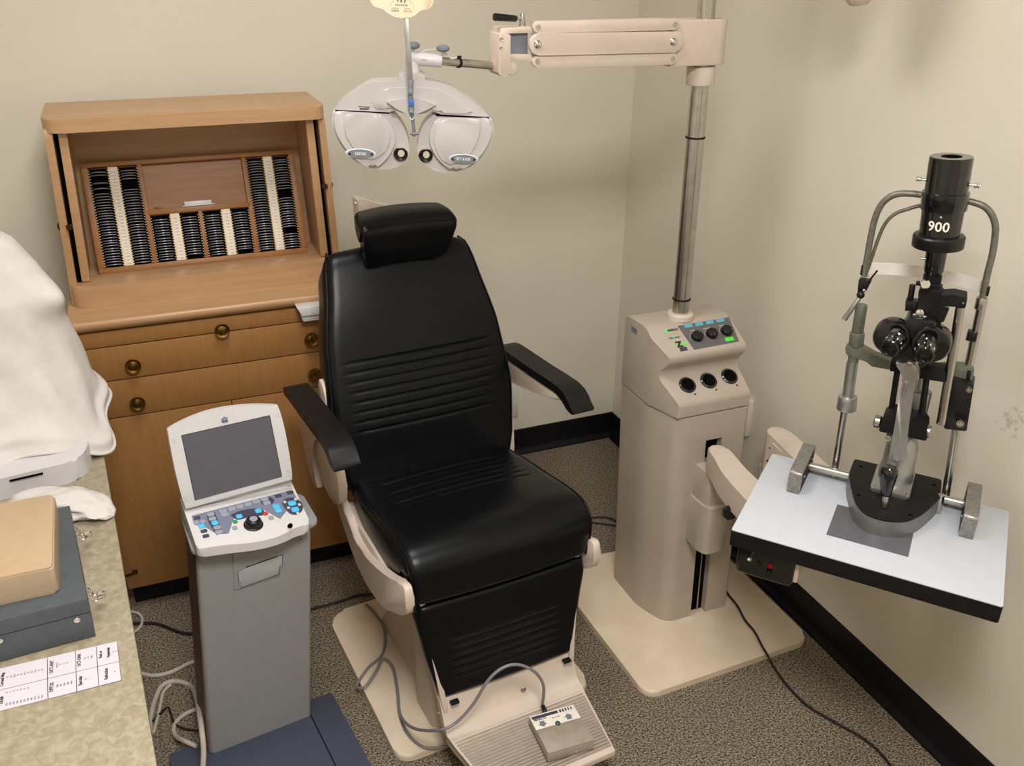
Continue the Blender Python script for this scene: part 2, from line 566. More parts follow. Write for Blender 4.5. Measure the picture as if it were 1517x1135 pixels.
drawer('pull_out_board', X0 + .002, X1 - .002, .829, .868, [(.130, .833)])
drawer('drawer', X0 + .002, X1 - .002, .735, .826, [(-.097, .769), (.357, .774)])
drawer('drawer', X0 + .002, X1 - .002, .629, .732, [(-.103, .663), (.357, .669)])
d1 = drawer('door', X0 + .002, mid - .001, .086, .626, [])
d2 = drawer('door', mid + .001, X1 - .002, .086, .626, [])
mb = MB()
p = ony(189, 851, FYC - .014)
mb.tube([(X0 + .004, FYC - .016, .137), (X0 + .016, FYC - .020, .140), (X0 + .028, FYC - .020, .144)], .0035, 8)
mb.box(X0 + .022, X0 + .036, FYC - .020, FYC - .013, .138, .149, .001)
mb.build('hinge', 'darkmetal', d1)
# worktop slab with rounded nosing
prof = roundpoly([(2.300, .885), (2.300, .903), (2.745, .903), (2.745, .872), (2.315, .872)], [.008, .010, 0, 0, .004])
MB().prism([(q[0], q[1]) for q in prof], X0 - .006, X1 + .006, frame((0, 0, 0), (0, 1, 0), (0, 0, 1))).build('worktop', 'wood', cab)
# hutch: narrows slightly towards the top
hx0, hx1 = -.217, .479
HT = 1.376


def taper(mb):
    for v in mb.bm.verts:
        v.co.x = .13 + (v.co.x - .13) * (1 - .062 * (v.co.z - .903) / .47)
    return mb


YZ = frame((0, 0, 0), (0, 1, 0), (0, 0, 1))
side = [(2.640, .903), (2.640, 1.352), (2.405, 1.352), (2.400, 1.335), (2.436, .903)]
for xx in (hx0, hx1 - .018):
    mb = MB(); mb.prism(roundpoly(side, [0, .004, .006, .006, .004]), xx, xx + .018, YZ)
    taper(mb).build('side_panel', 'wood', cab)
mb = MB(); mb.box(hx0 + .018, hx1 - .018, 2.628, 2.638, .903, 1.346); taper(mb).build('back_panel', 'wood', cab)
# roof with rounded front corners and a lip
rf = roundpoly([(-.200, 2.648), (.460, 2.648), (.460, 2.385), (-.200, 2.385)], [.004, .004, .035, .055], 8)
MB().prism(rf, 1.343, HT, bev=.009, seg=4, bot=False).build('roof', 'wood', cab)
# rounded low front rail
rl = roundpoly([(hx0 + .002, 2.50), (hx0 + .002, 2.405), (hx1 - .002, 2.405), (hx1 - .002, 2.50)], [0, .055, .055, 0], 8)
MB().prism(rl, .903, .960, bev=.004, bot=False).build('front_rail', 'wood', cab)
MB().box(hx0 + .018, hx1 - .018, 2.46, 2.628, .903, .952).build('tray_ledge', 'wood', cab)
# sloping inner posts (tambour runners) with the dark slot behind them
for sgn, xx in ((1, hx0 + .030), (-1, hx1 - .030)):
    pts = [(2.440, .960), (2.412, 1.345), (2.447, 1.345), (2.475, .960)]
    mb = MB(); mb.prism(roundpoly(pts, .008), min(xx, xx + sgn * .020), max(xx, xx + sgn * .020), YZ, bev=.003); taper(mb).build('inner_post', 'wood', cab)
    pts = [(2.48, .905), (2.45, 1.345), (2.628, 1.345), (2.628, .905)]
    mb = MB(); mb.prism(pts, min(xx + sgn * .006, xx + sgn * .016), max(xx + sgn * .006, xx + sgn * .016), YZ); taper(mb).build('inner_cheek', 'wood', cab)
    mb = MB(); mb.box(min(xx - sgn * .011, xx + sgn * .002), max(xx - sgn * .011, xx + sgn * .002), 2.45, 2.627, .905, 1.344); taper(mb).build('slot_lining', 'void', cab)
mb = MB()
mb.lathe([(0, .014), (.006, .014), (.008, .009), (.005, .003), (.005, 0)], zframe((hx0 + .028, 2.418, 1.115), (.5, -1, 0)), 16)
mb.lathe([(0, .004), (.011, .003), (.012, 0)], zframe((hx0 + .016, 2.424, 1.115), (0, -1, 0)), 18, 1.2)
mb.build('catch', 'darkmetal', cab)
mb = MB()
mb.lathe([(0, .014), (.006, .014), (.008, .009), (.005, .003), (.005, 0)], zframe((hx1 - .028, 2.416, 1.165), (-.5, -1, 0)), 16)
mb.lathe([(0, .004), (.009, .003), (.010, 0)], zframe((hx1 - .018, 2.421, 1.165), (0, -1, 0)), 18, 1.2)
mb.build('catch', 'darkmetal', cab)

# ---------------- lens tray
T0 = Vector((.1285, 2.506, .9545)); TY = Vector((0, 2.596 - 2.506, 1.2295 - .9545)).normalized(); TX = Vector((1, 0, 0)); TN = TX.cross(TY)  # TN points to the room (-y)
TF = frame(T0, TX, TY)
TN = Vector(TF.col[2][:3])
tray = thing('lens_tray', 'reddish wooden tray of trial lenses leaning inside the hutch', 'lens tray', T0)


def tl(px, py):
    q = onp(px, py, T0, TN); v = TF.inverted() @ q
    return (v.x, v.y)


def z1c(x, y): return tl(40 + x / 2.9875, 120 + y / 2.9875)


hw, hh, th = .2735, .290, .022
# frame local x -.279...279, y 0...300, z 0 = front face, back at -th
mb = MB()
fw = .018
mb.box(-hw, hw, 0, fw, -th, 0, .002).box(-hw, hw, hh - .013, hh, -th, 0, .002).box(-hw, -hw + .016, fw, hh - .013, -th, 0, .001).box(hw - .016, hw, fw, hh - .013, -th, 0, .001)
for o_ in [mb]:
    bmesh.ops.transform(mb.bm, matrix=TF, verts=mb.bm.verts)
mb.build('tray_frame', 'walnut', tray)
MB().box(-hw + .004, hw - .004, .004, hh - .004, -th - .004, -th + .002, Mx=TF).build('tray_floor', 'walnut', tray)
# dividers
xa, xb = z1c(500, 560)[0], z1c(965, 500)[0]
xa, xb = -.132, .136
yc = .152
MB().box(xa - .006, xa + .006, fw, hh - .013, -th, -.001, .001, Mx=TF).build('divider', 'walnut', tray)
MB().box(xb - .006, xb + .006, fw, hh - .013, -th, -.001, .001, Mx=TF).build('divider', 'walnut', tray)
MB().box(xa, xb, yc - .008, yc + .006, -th, -.001, .001, Mx=TF).build('divider', 'walnut', tray)
xm = .002
MB().box(xm - .005, xm + .005, fw, yc - .008, -th, -.001, .001, Mx=TF).build('divider', 'walnut', tray)
blocks = [(-hw + .016, xa - .006, hh - .018), (xa + .006, xm - .005, yc - .012), (xm + .005, xb - .006, yc - .012), (xb + .006, hw - .016, hh - .018)]
names = ['left', 'second', 'third', 'right']
desc = ['leftmost block', 'second short block', 'third short block', 'rightmost block']
lens_rad = .0195
lm = MB()
lm.lathe([(lens_rad - .0030, -.0011), (lens_rad, -.0011), (lens_rad + .0004, 0), (lens_rad, .0011), (lens_rad - .0030, .0011), (lens_rad - .0032, 0), (lens_rad - .0030, -.0011)], None, 28)
lm.lathe([(0, .0004), (lens_rad - .003, .0003), (lens_rad - .003, -.0003), (0, -.0004)], None, 28)
lm.box(-.0012, .0012, lens_rad, lens_rad + .006, -.0006, .0006)
lens0 = lm.build('trial_lens', 'lensrim')
first = True
LR = frame((0, 0, 0), (1, 0, 0), (0, 0, 1))
gaps = {(0, 0): [2, 3, 5, 7], (0, 1): [4, 5, 6], (3, 1): [12, 13, 14, 27, 28], (2, 1): [15], (1, 1): [15]}
for bi, (bx0, bx1, ytop) in enumerate(blocks):
    cw = (bx1 - bx0)
    cx = (bx0 + bx1) / 2
    sw = .012
    st = MB().box(cx - sw, cx + sw, fw, ytop + (.004), -.017, -.004, .001, Mx=TF).build('label_strip', 'labelcream', tray)
    MB().box(cx - .0065, cx + .0065, fw + .002, ytop, -.0045, -.0032, Mx=TF).build('paper_label', 'labelwhite', st)
    n = int((ytop - fw) / .0088)
    items = [('%+.2f' % (.25 * k if k % 3 else k / 4.), .0042, TF @ Matrix.Translation((cx, fw + .006 + k * .0088, -.0030))) for k in range(n)]
    text(items, 'ink', st)
    MB().box(bx0, cx - sw, fw, ytop + .002, -.0205, -.019, Mx=TF).build('rack', 'void', tray)
    MB().box(cx + sw, bx1, fw, ytop + .002, -.0205, -.019, Mx=TF).build('rack', 'void', tray)
    # ratchet edges either side of each column
    for xx in (bx0 + .0015, cx - sw - .0015, cx + sw + .0015, bx1 - .0015):
        mb = MB()
        k = 0; y = fw + .003
        while y < ytop:
            mb.box(xx - .0012, xx + .0012, y, y + .002, -.02, -.0052, Mx=TF); y += .00705
        lab(mb.build('rack_teeth', 'labelcream', tray), 'pale notched rack edge')
    for ci in (0, 1):
        ccx = (bx0 + cx - sw) / 2 if ci == 0 else (cx + sw + bx1) / 2
        y = fw + .005; k = 0
        nn = int((ytop - fw - .006) / .00705)
        for k in range(nn):
            idx = nn - 1 - k
            if idx in gaps.get((bi, ci), ()): continue
            if first: o = lens0; first = False
            else:
                o = lens0.copy(); C.objects.link(o)
            tilt = random.uniform(-.05, .05)
            mtx = TF @ Matrix.Translation((ccx + random.uniform(-.0006, .0006), fw + .006 + k * .00705, -.0125 + random.uniform(-.001, .001))) @ Matrix.Rotation(-PI / 2 + tilt, 4, 'X')
            o.matrix_world = mtx
            sd = ('left', 'right')[ci]
            pos = 'in the %s column of the %s of the tray' % (sd, desc[bi])
            tag(o, 'metal-rimmed trial lens ' + pos, 'lens', 'trial lenses %s' % pos)
# white case + thin wire handle in the compartment
c0 = z1c(695, 540); c1 = z1c(818, 540)
t = thing('small_case', 'small white box resting in the open compartment of the lens tray', 'box', TF @ Vector(((c0[0] + c1[0]) / 2, yc + .007, -.015)))
MB().box(c0[0], c1[0], yc + .008, yc + .020, -.022, .0, .002, Mx=TF).build('body', 'warmwhite', t)
MB().box(c0[0] - .006, c1[0] + .008, yc + .0065, yc + .009, -.024, .002, .0005, Mx=TF).build('base_flange', 'warmwhite', t)
mb = MB(); mb.tube([TF @ Vector((-.112, yc + .011, -.012)), TF @ Vector((-.095, yc + .010, -.008)), TF @ Vector((-.075, yc + .009, -.008))], .0011, 6)
tag(mb.build('metal_pin', 'chrome'), 'thin shiny pin lying in the open compartment of the lens tray', 'pin')
# white box at cabinet front, right behind the chair back
t = thing('white_holder', 'white plastic ledge fixed to the cabinet front beside the chair back', 'holder', (.37, 2.29, .84))
MB().prism([(.322, .886), (.333, .862), (.42, .862), (.42, .886)], -2.303, -2.262, frame((0, 0, 0), (1, 0, 0), (0, 0, 1)), bev=.002).build('upper_ledge', 'warmwhite', t)
MB().prism([(.332, .860), (.336, .843), (.42, .843), (.42, .860)], -2.303, -2.272, frame((0, 0, 0), (1, 0, 0), (0, 0, 1)), bev=.0015).build('lower_ledge', 'warmwhite', t)
# ================================================================== EXAM CHAIR
CT = math.radians(5.15)
CO = Vector((.61, 1.55, 0))
CF = Matrix.Translation(CO) @ Matrix.Rotation(CT, 4, 'Z')      # local x right, local y towards the chair's back
CI = CF.inverted()
chair = thing('exam_chair', 'black padded reclining exam chair with cream metal base in the middle of the room', 'chair', CO, CT)


def cw_(x, y, z): return CF @ Vector((x, y, z))


def chz(px, py, z):
    v = CI @ onz(px, py, z); return v


def cushion(path, wfun, T, grooves=(), gw=.16, rc=.018, crown=.010, re=.016, step=.003, gdepth=.0032, nx=30, sgnorm=1):
    """path: [(y,z)] of the front surface; T thickness behind it"""
    P = catmull([Vector((0, p[0], p[1])) for p in path], 14)
    # resample by arc length
    L = [0]
    for a, b in zip(P[:-1], P[1:]): L.append(L[-1] + (b - a).length)
    tot = L[-1]; n = int(tot / step)
    S = [tot * i / n for i in range(n + 1)]
    # denser ends
    S = sorted(set([round(re * (1 - math.cos(PI / 2 * k / 5)), 6) for k in range(6)] + [round(tot - re * (1 - math.cos(PI / 2 * k / 5)), 6) for k in range(6)] + [s_ for s_ in S if re < s_ < tot - re]))
    rows = []; j = 0
    for s_ in S:
        while j < len(L) - 2 and L[j + 1] < s_: j += 1
        k = (s_ - L[j]) / max(1e-9, L[j + 1] - L[j])
        p = P[j].lerp(P[j + 1], k)
        a = P[max(j - 2, 0)]; b = P[min(j + 3, len(P) - 1)]
        d = (b - a).normalized()
        nn = Vector((0, d.z, -d.y)) * sgnorm
        wd = wfun(s_ / tot)
        q = min(s_, tot - s_)
        inset = re - math.sqrt(max(0, re * re - max(0, re - q) ** 2)) if q < re else 0
        wd -= inset * .6
        row = []
        # cross-section from left back, over the front, to right back
        pr = [(-wd + .004, -T)]
        for i in range(5):
            a_ = PI / 2 * i / 4
            pr.append((-wd + rc * (1 - math.sin(a_)) if False else -wd + rc * (1 - math.cos(a_)), -rc + rc * math.sin(a_)))
        for i in range(1, nx):
            pr.append((-wd + rc + (2 * wd - 2 * rc) * i / nx, 0))
        for i in range(5):
            a_ = PI / 2 * (1 - i / 4)
            pr.append((wd - rc * (1 - math.cos(a_)), -rc + rc * math.sin(a_)))
        pr.append((wd - .004, -T))
        for x, h in pr:
            if h > -T + 1e-6:
                h += crown * (1 - (x / wd) ** 2)
                h -= inset
                if h > -rc * 1.2:
                    for g in grooves:
                        dd = s_ - g
                        if abs(dd) < .012:
                            m_ = max(0, min(1, (gw - abs(x)) / .008))
                            h -= gdepth * math.exp(-(dd / .0028) ** 2) * m_
            v = p + nn * h
            row.append(cw_(x, v.y, v.z))
        rows.append(row)
    mb = MB()
    mb.grid(rows, cyc=True, caps=True)
    bmesh.ops.recalc_face_normals(mb.bm, faces=mb.bm.faces)
    return mb, P, tot


def interp(tab, t):
    for (a, va), (b, vb) in zip(tab[:-1], tab[1:]):
        if t <= b:
            k = (t - a) / (b - a); k = k * k * (3 - 2 * k) * .3 + k * .7
            return va + (vb - va) * k
    return tab[-1][1]


def piping(path, wfun, off, parent, n=26, r=.0028, h=.0):
    P = catmull([Vector((0, p[0], p[1])) for p in path], 14)
    for sg in (-1, 1):
        pts = []
        LL = [0]
        for u_, v_ in zip(P[:-1], P[1:]): LL.append(LL[-1] + (v_ - u_).length)
        for i in range(n + 1):
            tt = LL[-1] * i / n; j = 0
            while j < len(P) - 2 and LL[j + 1] < tt: j += 1
            p = P[j].lerp(P[j + 1], (tt - LL[j]) / max(1e-9, LL[j + 1] - LL[j])); d = (P[min(j + 1, len(P) - 1)] - P[max(0, j - 1)]).normalized()
            nn = Vector((0, d.z, -d.y))
            x = sg * (wfun(i / n) - off)
            v = p + nn * h
            pts.append(cw_(x, v.y, v.z))
        MB().tube(pts, r, 6, sub=1).build('piping', 'leather', parent)


# backrest: bottom -> top; front faces the viewer (-y) so the path normal is flipped
bpath = [(.364, .520), (.383, .60), (.398, .70), (.428, .80), (.475, .92), (.520, 1.01), (.552, 1.062), (.585, 1.078)]
bw = lambda t: interp([(0, .222), (.12, .240), (.35, .246), (.6, .232), (.85, .203), (.96, .190), (1, .180)], t)
Lb = .59
g0 = .315
bgro = [.160 + i * (.170 / 7) for i in range(8)]
mb, P_, tot = cushion(bpath, bw, .085, bgro, gw=.190, sgnorm=-1, crown=.012, rc=.026, re=.02)
back = mb.build('backrest', 'leather', chair, sharp=60)
piping(bpath, bw, .0065, back, h=.0065)
# back shell of the chair
mb = MB()
pts = [(.46, .50), (.485, .70), (.555, .92), (.625, 1.06), (.640, 1.05), (.575, .90), (.515, .70), (.49, .49)]
mb.prism(pts, -.14, .14, CF @ frame((0, 0, 0), (0, 1, 0), (0, 0, 1)), bev=.006)
mb.build('back_shell', 'cream', chair)
# thin cream side rails peeping out beside the backrest
for sg in (-1, 1):
    pts = [(.395, .50), (.405, .60), (.430, .70), (.455, .78), (.50, .78), (.49, .66), (.47, .48)]
    a, b = sorted((sg * .232, sg * .246))
    MB().prism(smooth2(pts, 3), a, b, CF @ frame((0, 0, 0), (0, 1, 0), (0, 0, 1)), bev=.003).build('side_rail', 'cream', chair)
# headrest
hp = [(.512, 1.048), (.503, 1.065), (.484, 1.10), (.472, 1.138), (.480, 1.158), (.510, 1.172), (.560, 1.178)]
hwf = lambda t: interp([(0, .102), (.3, .112), (.6, .122), (.8, .120), (1, .112)], t)
hx = []
mb, _, _ = cushion(hp, hwf, .055, rc=.014, crown=.004, re=.010, step=.004, sgnorm=-1)
for v in mb.bm.verts:                     # hollow the headrest slightly across its width
    q = CI @ v.co
    bend = -.020 * (q.x / .12) ** 2 + .006
    q.y += bend; v.co = CF @ q
mb.box(-.098, .098, .50, .575, 1.06, 1.155, .02, CF)
hr = mb.build('headrest', 'leather', chair, sharp=55)
HPt = catmull([Vector((0, p[0], p[1])) for p in hp], 14)
HL = [0]
for u_, v_ in zip(HPt[:-1], HPt[1:]): HL.append(HL[-1] + (v_ - u_).length)


def hpt(t, x, h):
    tt = HL[-1] * t; j = 0
    while j < len(HPt) - 2 and HL[j + 1] < tt: j += 1
    p = HPt[j].lerp(HPt[j + 1], (tt - HL[j]) / max(1e-9, HL[j + 1] - HL[j]))
    d = (HPt[min(j + 2, len(HPt) - 1)] - HPt[max(j - 1, 0)]).normalized(); nn = Vector((0, -d.z, d.y))
    v = p + nn * h
    return cw_(x, v.y - .020 * (x / .12) ** 2 + .006, v.z)


tT = .56
pts = [hpt(t_, -(hwf(t_) - .0045), -.0035) for t_ in (.08, .2, .3, .4, .5)]
pts += [hpt(tT, x_, .0015) for x_ in (-.108, -.09, -.06, -.03, 0, .03, .06, .09, .108)]
pts += [hpt(t_, (hwf(t_) - .0045), -.0035) for t_ in (.5, .4, .3, .2, .08)]
MB().tube(pts, .0022, 6, sub=4).build('piping', 'leather', hr)
# headrest bracket behind
mb = MB()
mb.prism(roundpoly([(-.083, 1.10), (-.083, 1.190), (-.076, 1.192), (.004, 1.163), (.004, 1.10)], .006), -.640, -.600, CF @ frame((0, 0, 0), (1, 0, 0), (0, 0, 1)), bev=.003)
mb.box(-.05, .05, .585, .61, .98, 1.12, .004, CF)
hb = mb.build('headrest_bracket', 'cream', chair)
mb = MB(); mb.cyl(cw_(.004, .615, 1.158), cw_(.018, .612, 1.158), .0065, n=16, bev=.001); mb.ball(cw_(-.083, .618, 1.178), .005)
mb.build('bracket_knob', 'chrome', hb)

# seat: back -> front, rolling over the front edge
spath = [(.385, .548), (.30, .556), (.20, .570), (.10, .586), (.030, .594), (-.008, .588), (-.034, .565), (-.042, .53), (-.040, .468)]
sw_ = lambda t: interp([(0, .215), (.2, .228), (.6, .232), (.8, .230), (.9, .226), (1, .218)], t)
# arc length to groove range
sgro = [.035 + i * .0285 for i in range(7)]
sp_rev = spath
mb, _, _ = cushion(sp_rev, sw_, .10, sgro, gw=.178, rc=.022, crown=.010, re=.014, sgnorm=1, gdepth=.0034)
# keep the seat's thick body as one closed shape
mb.box(-.205, .205, .0, .38, .470, .535, .02, CF)
seat = mb.build('seat', 'leather', chair, sharp=60)


def piping2(path, wf, parent, h):
    P = catmull([Vector((0, p[0], p[1])) for p in path], 8)
    LL = [0]
    for u_, v_ in zip(P[:-1], P[1:]): LL.append(LL[-1] + (v_ - u_).length)
    for sg in (-1, 1):
        pts = []
        for i, p in enumerate(P):
            d = (P[min(i + 1, len(P) - 1)] - P[max(0, i - 1)]).normalized()
            nn = Vector((0, -d.z, d.y))
            v = p + nn * h
            pts.append(cw_(sg * (wf(LL[i] / LL[-1]) - .006), v.y, v.z))
        MB().tube(pts, .0026, 6, sub=1, smooth=False).build('piping', 'leather', parent)


piping2(spath, sw_, seat, .005)
# leg panel
lpath = [(-.036, .460), (-.040, .40), (-.048, .32), (-.058, .25), (-.063, .208)]
lw = lambda t: interp([(0, .208), (.15, .213), (.5, .198), (1, .175)], t)
mb, _, _ = cushion(lpath, lw, .045, [.105 + i * .0215 for i in range(6)], gw=.145, rc=.014, crown=.006, re=.012, sgnorm=1, gdepth=.0032)
leg = mb.build('leg_panel', 'leather', chair, sharp=60)
for x_ in (-.155, .140):
    MB().box(x_, x_ + .02, -.079, -.066, .196, .202, .001, CF).build('panel_clip', 'matblack', leg)
# cream frame behind the leg panel, with side strips
mb = MB()
mb.box(-.150, .150, -.02, .03, .20, .47, .006, CF)
mb.build('leg_frame', 'cream', chair)
for sg in (-1, 1):
    pts = [(-.030, .47), (-.044, .40), (-.066, .25), (-.078, .170), (-.066, .140), (-.045, .145), (-.030, .20), (-.005, .40), (-.004, .47)]
    a, b = sorted((sg * .190, sg * .202))
    x = 0
    mb = MB(); mb.prism(smooth2(pts, 3), a, b, CF @ frame((0, 0, 0), (0, 1, 0), (0, 0, 1)), bev=.003)
    for v in mb.bm.verts:
        q = CI @ v.co
        q.x -= sg * (.47 - q.z) * .105; q.y += .008
        v.co = CF @ q
    st = mb.build('side_strip', 'cream', chair)
    MB().cyl(cw_(sg * .178, -.058, .168), cw_(sg * .181, -.058, .168), .005, n=14).build('rivet', 'steel', st)
# kick plate and ribbed step
prof = [(-.040, .204), (-.056, .203), (-.066, .18), (-.076, .155), (-.090, .137), (-.130, .130), (-.30, .126), (-.30, .108), (-.10, .108), (-.055, .13), (-.040, .18)]
mb = MB(); mb.prism(roundpoly(prof, [.003, .004, .02, .02, .02, .01, .004, .003, .03, .02, .01]), -.178, .178, CF @ frame((0, 0, 0), (0, 1, 0), (0, 0, 1)), bev=.004)
for v in mb.bm.verts:
    q = CI @ v.co
    if q.y < -.10: q.x *= 1 - max(0, (-q.y - .10)) * .9
    if q.y > -.09: q.x *= .985
    v.co = CF @ q
step = mb.build('foot_step', 'cream', chair)
mb = MB()
y = -.098
while y > -.285:
    wd = .172 * (1 - max(0, (-y - .10)) * .9)
    mb.tube([cw_(-wd, y, .1295), cw_(wd, y, .1295)], .0032, 8, smooth=False)
    y -= .0088
rib = mb.build('ribbed_tread', 'rib', step)
mb = MB(); mb.lathe([(0, .002), (.006, .0015), (.007, 0)], zframe(cw_(.03, -.078, .163), (-.1, -1, .1)), 16)
mb.build('screw', 'satin', step)
# left and right lower shells under the seat
sh = [(.395, .497), (.365, .515), (.33, .505), (.29, .475), (.22, .462), (.12, .485), (.02, .522), (-.050, .556), (-.074, .553), (-.078, .52), (-.072, .493), (-.045, .468), (.0, .442), (.07, .402), (.13, .388), (.20, .382), (.28, .400), (.35, .445), (.40, .48)]
for sg in (-1, 1):
    a, b = (-.252, -.232) if sg < 0 else (.214, .234)
    pts = sh if sg < 0 else [(p[0] + .012, p[1] - .045) for p in sh]
    MB().prism(smooth2(pts, 3), a, b, CF @ frame((0, 0, 0), (0, 1, 0), (0, 0, 1)), bev=.006).build('seat_shell', 'cream', chair)
MB().box(-.235, .235, .02, .40, .41, .485, .01, CF).build('seat_frame', 'cream', chair)
# armrests: curved pad on a cream bracket
for sg in (-1, 1):
    top = [(.545, .762), (.50, .770), (.35, .778), (.24, .786), (.20, .786), (.165, .778), (.140, .757), (.128, .752)]
    bot = [(.132, .744), (.158, .745), (.18, .756), (.21, .765), (.24, .764), (.35, .756), (.50, .748), (.545, .742)]
    a, b = sorted((sg * .262, sg * .322))
    mb = MB(); mb.prism([(v.x, v.y) for v in catmull([Vector((*p, 0)) for p in top], 4)] + [(v.x, v.y) for v in catmull([Vector((*p, 0)) for p in bot], 4)], a, b, CF @ frame((0, 0, 0), (0, 1, 0), (0, 0, 1)), bev=.005, seg=3)
    pad = mb.build('armrest_pad', 'armpad', chair)
    br = [(.54, .744), (.50, .748), (.35, .756), (.23, .763), (.19, .745), (.30, .715), (.40, .68), (.47, .63), (.50, .56), (.47, .50), (.54, .50), (.58, .60), (.58, .70)]
    if sg > 0: br = [(.54, .744), (.50, .748), (.35, .756), (.23, .763), (.20, .752), (.33, .716), (.44, .694), (.52, .684)]
    a, b = sorted((sg * .264, sg * .280))
    MB().prism(smooth2(br, 3), a, b, CF @ frame((0, 0, 0), (0, 1, 0), (0, 0, 1)), bev=.004).build('arm_bracket', 'cream', chair)
    up = [(.43, .66), (.45, .58), (.44, .535), (.37, .50), (.31, .505), (.265, .54), (.262, .60), (.285, .645), (.31, .68), (.37, .70)]
    if sg > 0: continue
    up = [(p[0] + .035, p[1] + .018) for p in up]
    a, b = sorted((sg * .250, sg * .272))
    MB().prism(smooth2(up, 3), a, b, CF @ frame((0, 0, 0), (0, 1, 0), (0, 0, 1)), bev=.005).build('pivot_cover', 'cream', chair)
# pedestal and base plate
mb = MB(); mb.prism(roundpoly([(-.268, -.020), (-.268, .56), (.268, .56), (.268, -.020)], [.05, .07, .07, .055], 8), .002, .021, CF, bev=.007, seg=3, bot=False)
mb.build('base_plate', 'plinth', chair)
mb = MB()
lv = [(.015, .140, .06, .50), (.06, .125, .09, .47), (.15, .115, .10, .45), (.30, .115, .10, .44), (.42, .15, .08, .42)]
rows = []
for z, hw_, y0, y1 in lv:
    rows.append([cw_(p[0], p[1], z) for p in rrect(-hw_, hw_, y0, y1, min(.05, hw_ * .6), 6)])
mb.grid(rows, cyc=True, caps=True)
mb.build('pedestal', 'cream', chair, sharp=70)
MB().prism(roundpoly([(-.16, .03), (-.16, .15), (.16, .15), (.16, .03)], .02), .019, .34, CF, bev=.004).build('front_cover', 'cream', chair)

# ================================================================== FOOT SWITCH + CABLE
fs_o = CF @ Vector((.052, -.217, .1335))
fsr = CT + math.radians(-7)
fs = thing('foot_switch', 'small grey foot switch box with white label lying on the ribbed footplate', 'foot switch', fs_o, fsr)
FF = Matrix.Translation(fs_o) @ Matrix.Rotation(fsr, 4, 'Z')
a = .056; b = .058
MB().box(-a, a, -b, b, 0, .026, .004, FF).build('housing', 'rib', fs)
MB().prism(rrect(-a + .001, a - .001, -b + .001, .012, .004), .0255, .0285, FF, bev=.001).build('treadle', 'rib', fs)
MB().box(-a + .001, a - .001, .014, b - .002, .0255, .0268, .0003, FF).build('label_plate', 'labelwhite', fs)
mb = MB(); mb.box(-a + .004, .012, .044, .052, .0268, .0272, 0, FF)
for i in range(5): mb.box(.016 + i * .007, .016 + i * .007 + .0045 - i * .0005, .044, .052, .0268, .0272, 0, FF)
mb.build('printed_bar', 'keydark', fs)
text([('MARCO', .0085, FF @ Matrix.Translation((-.034, .0405, .0268)), .0002), ('ENCORE', .005, FF @ Matrix.Translation((.002, .034, .0268)))], 'ink', fs)
for sx, up in ((-.034, -1), (.030, 1)):
    pts = [(-.011, 0), (0, up * .009), (.011, 0), (.006, 0), (.006, -up * .008), (-.006, -up * .008), (-.006, 0)]
    MB().prism([(p[0] + sx, p[1] + .026) for p in pts], .0268, .0271, FF).build('arrow_mark', 'knobgrey', fs)
MB().ball(FF @ Vector((-.002, .014, .029)), .0062, 18, (1, 1, .7)).build('button', 'greenlens', fs)
MB().ball(FF @ Vector((.012, -b - .0003, .011)), .0022).build('screw', 'chrome', fs)
MB().cyl(FF @ Vector((-.012, b, .018)), FF @ Vector((-.012, b + .022, .022)), .0055, n=14, bev=.001).build('cable_gland', 'black', fs)


def G4(x, y): return (400 + x / 2.39, 660 + y / 2.39)


cp = [onz(*G4(x, y), z) for x, y, z in [(340, 562, .026), (370, 590, .026), (405, 650, .026), (400, 735, .026), (345, 790, .026), (308, 850, .026), (335, 855, .036), (375, 800, .042), (400, 755, .040), (435, 785, .036), (452, 870, .036), (462, 955, .042), (510, 1002, .085)]]
yl_ = Vector(CF.col[1][:3])
cp += [onp(*G4(x, y), CF @ Vector((0, b_, 0)), yl_) for x, y, b_ in [(600, 1008, -.100), (660, 980, -.112), (720, 915, -.118), (770, 835, -.124), (820, 790, -.128), (875, 776, -.132), (935, 800, -.134), (968, 850, -.136)]]
cp += [FF @ Vector((-.012, b + .024, .0225))]
mb = MB(); mb.tube(cp, .0036, 10, sub=7)
tag(mb.build('switch_cable', 'cable'), 'grey cable looping from the chair base over the footplate to the foot switch', 'cable')
cp = [onz(*G4(x, y), .026) for x, y in [(462, 965), (480, 1010), (515, 1050), (560, 1072), (640, 1062)]]
mb = MB(); mb.tube(cp, .0034, 8, sub=6)
tag(mb.build('base_cable', 'cable'), 'short grey cable lying on the front left corner of the chair base', 'cable')

# ================================================================== REFRACTION CONSOLE AND ITS STAND (leans a little)
DT = math.radians(8); DR = math.radians(5)
DO = Vector((-.066, 1.68, .03))
du = Vector((math.cos(DT), math.sin(DT), 0)); db = Vector((-math.sin(DT), math.cos(DT), 0))
du2 = du * math.cos(DR) - Vector((0, 0, 1)) * math.sin(DR)
DF = frame(DO, du2, db)           # local x along the front, y to the back, z up the column
DFI = DF.inverted()
D0 = Matrix.Translation(Vector((DO.x, DO.y, 0))) @ Matrix.Rotation(DT, 4, 'Z')


def dz_(px, py, z):       # local coords of pixel at console-frame height z
    o = DF @ Vector((0, 0, z)); q = onp(px, py, o, Vector(DF.col[2][:3])); return DFI @ q


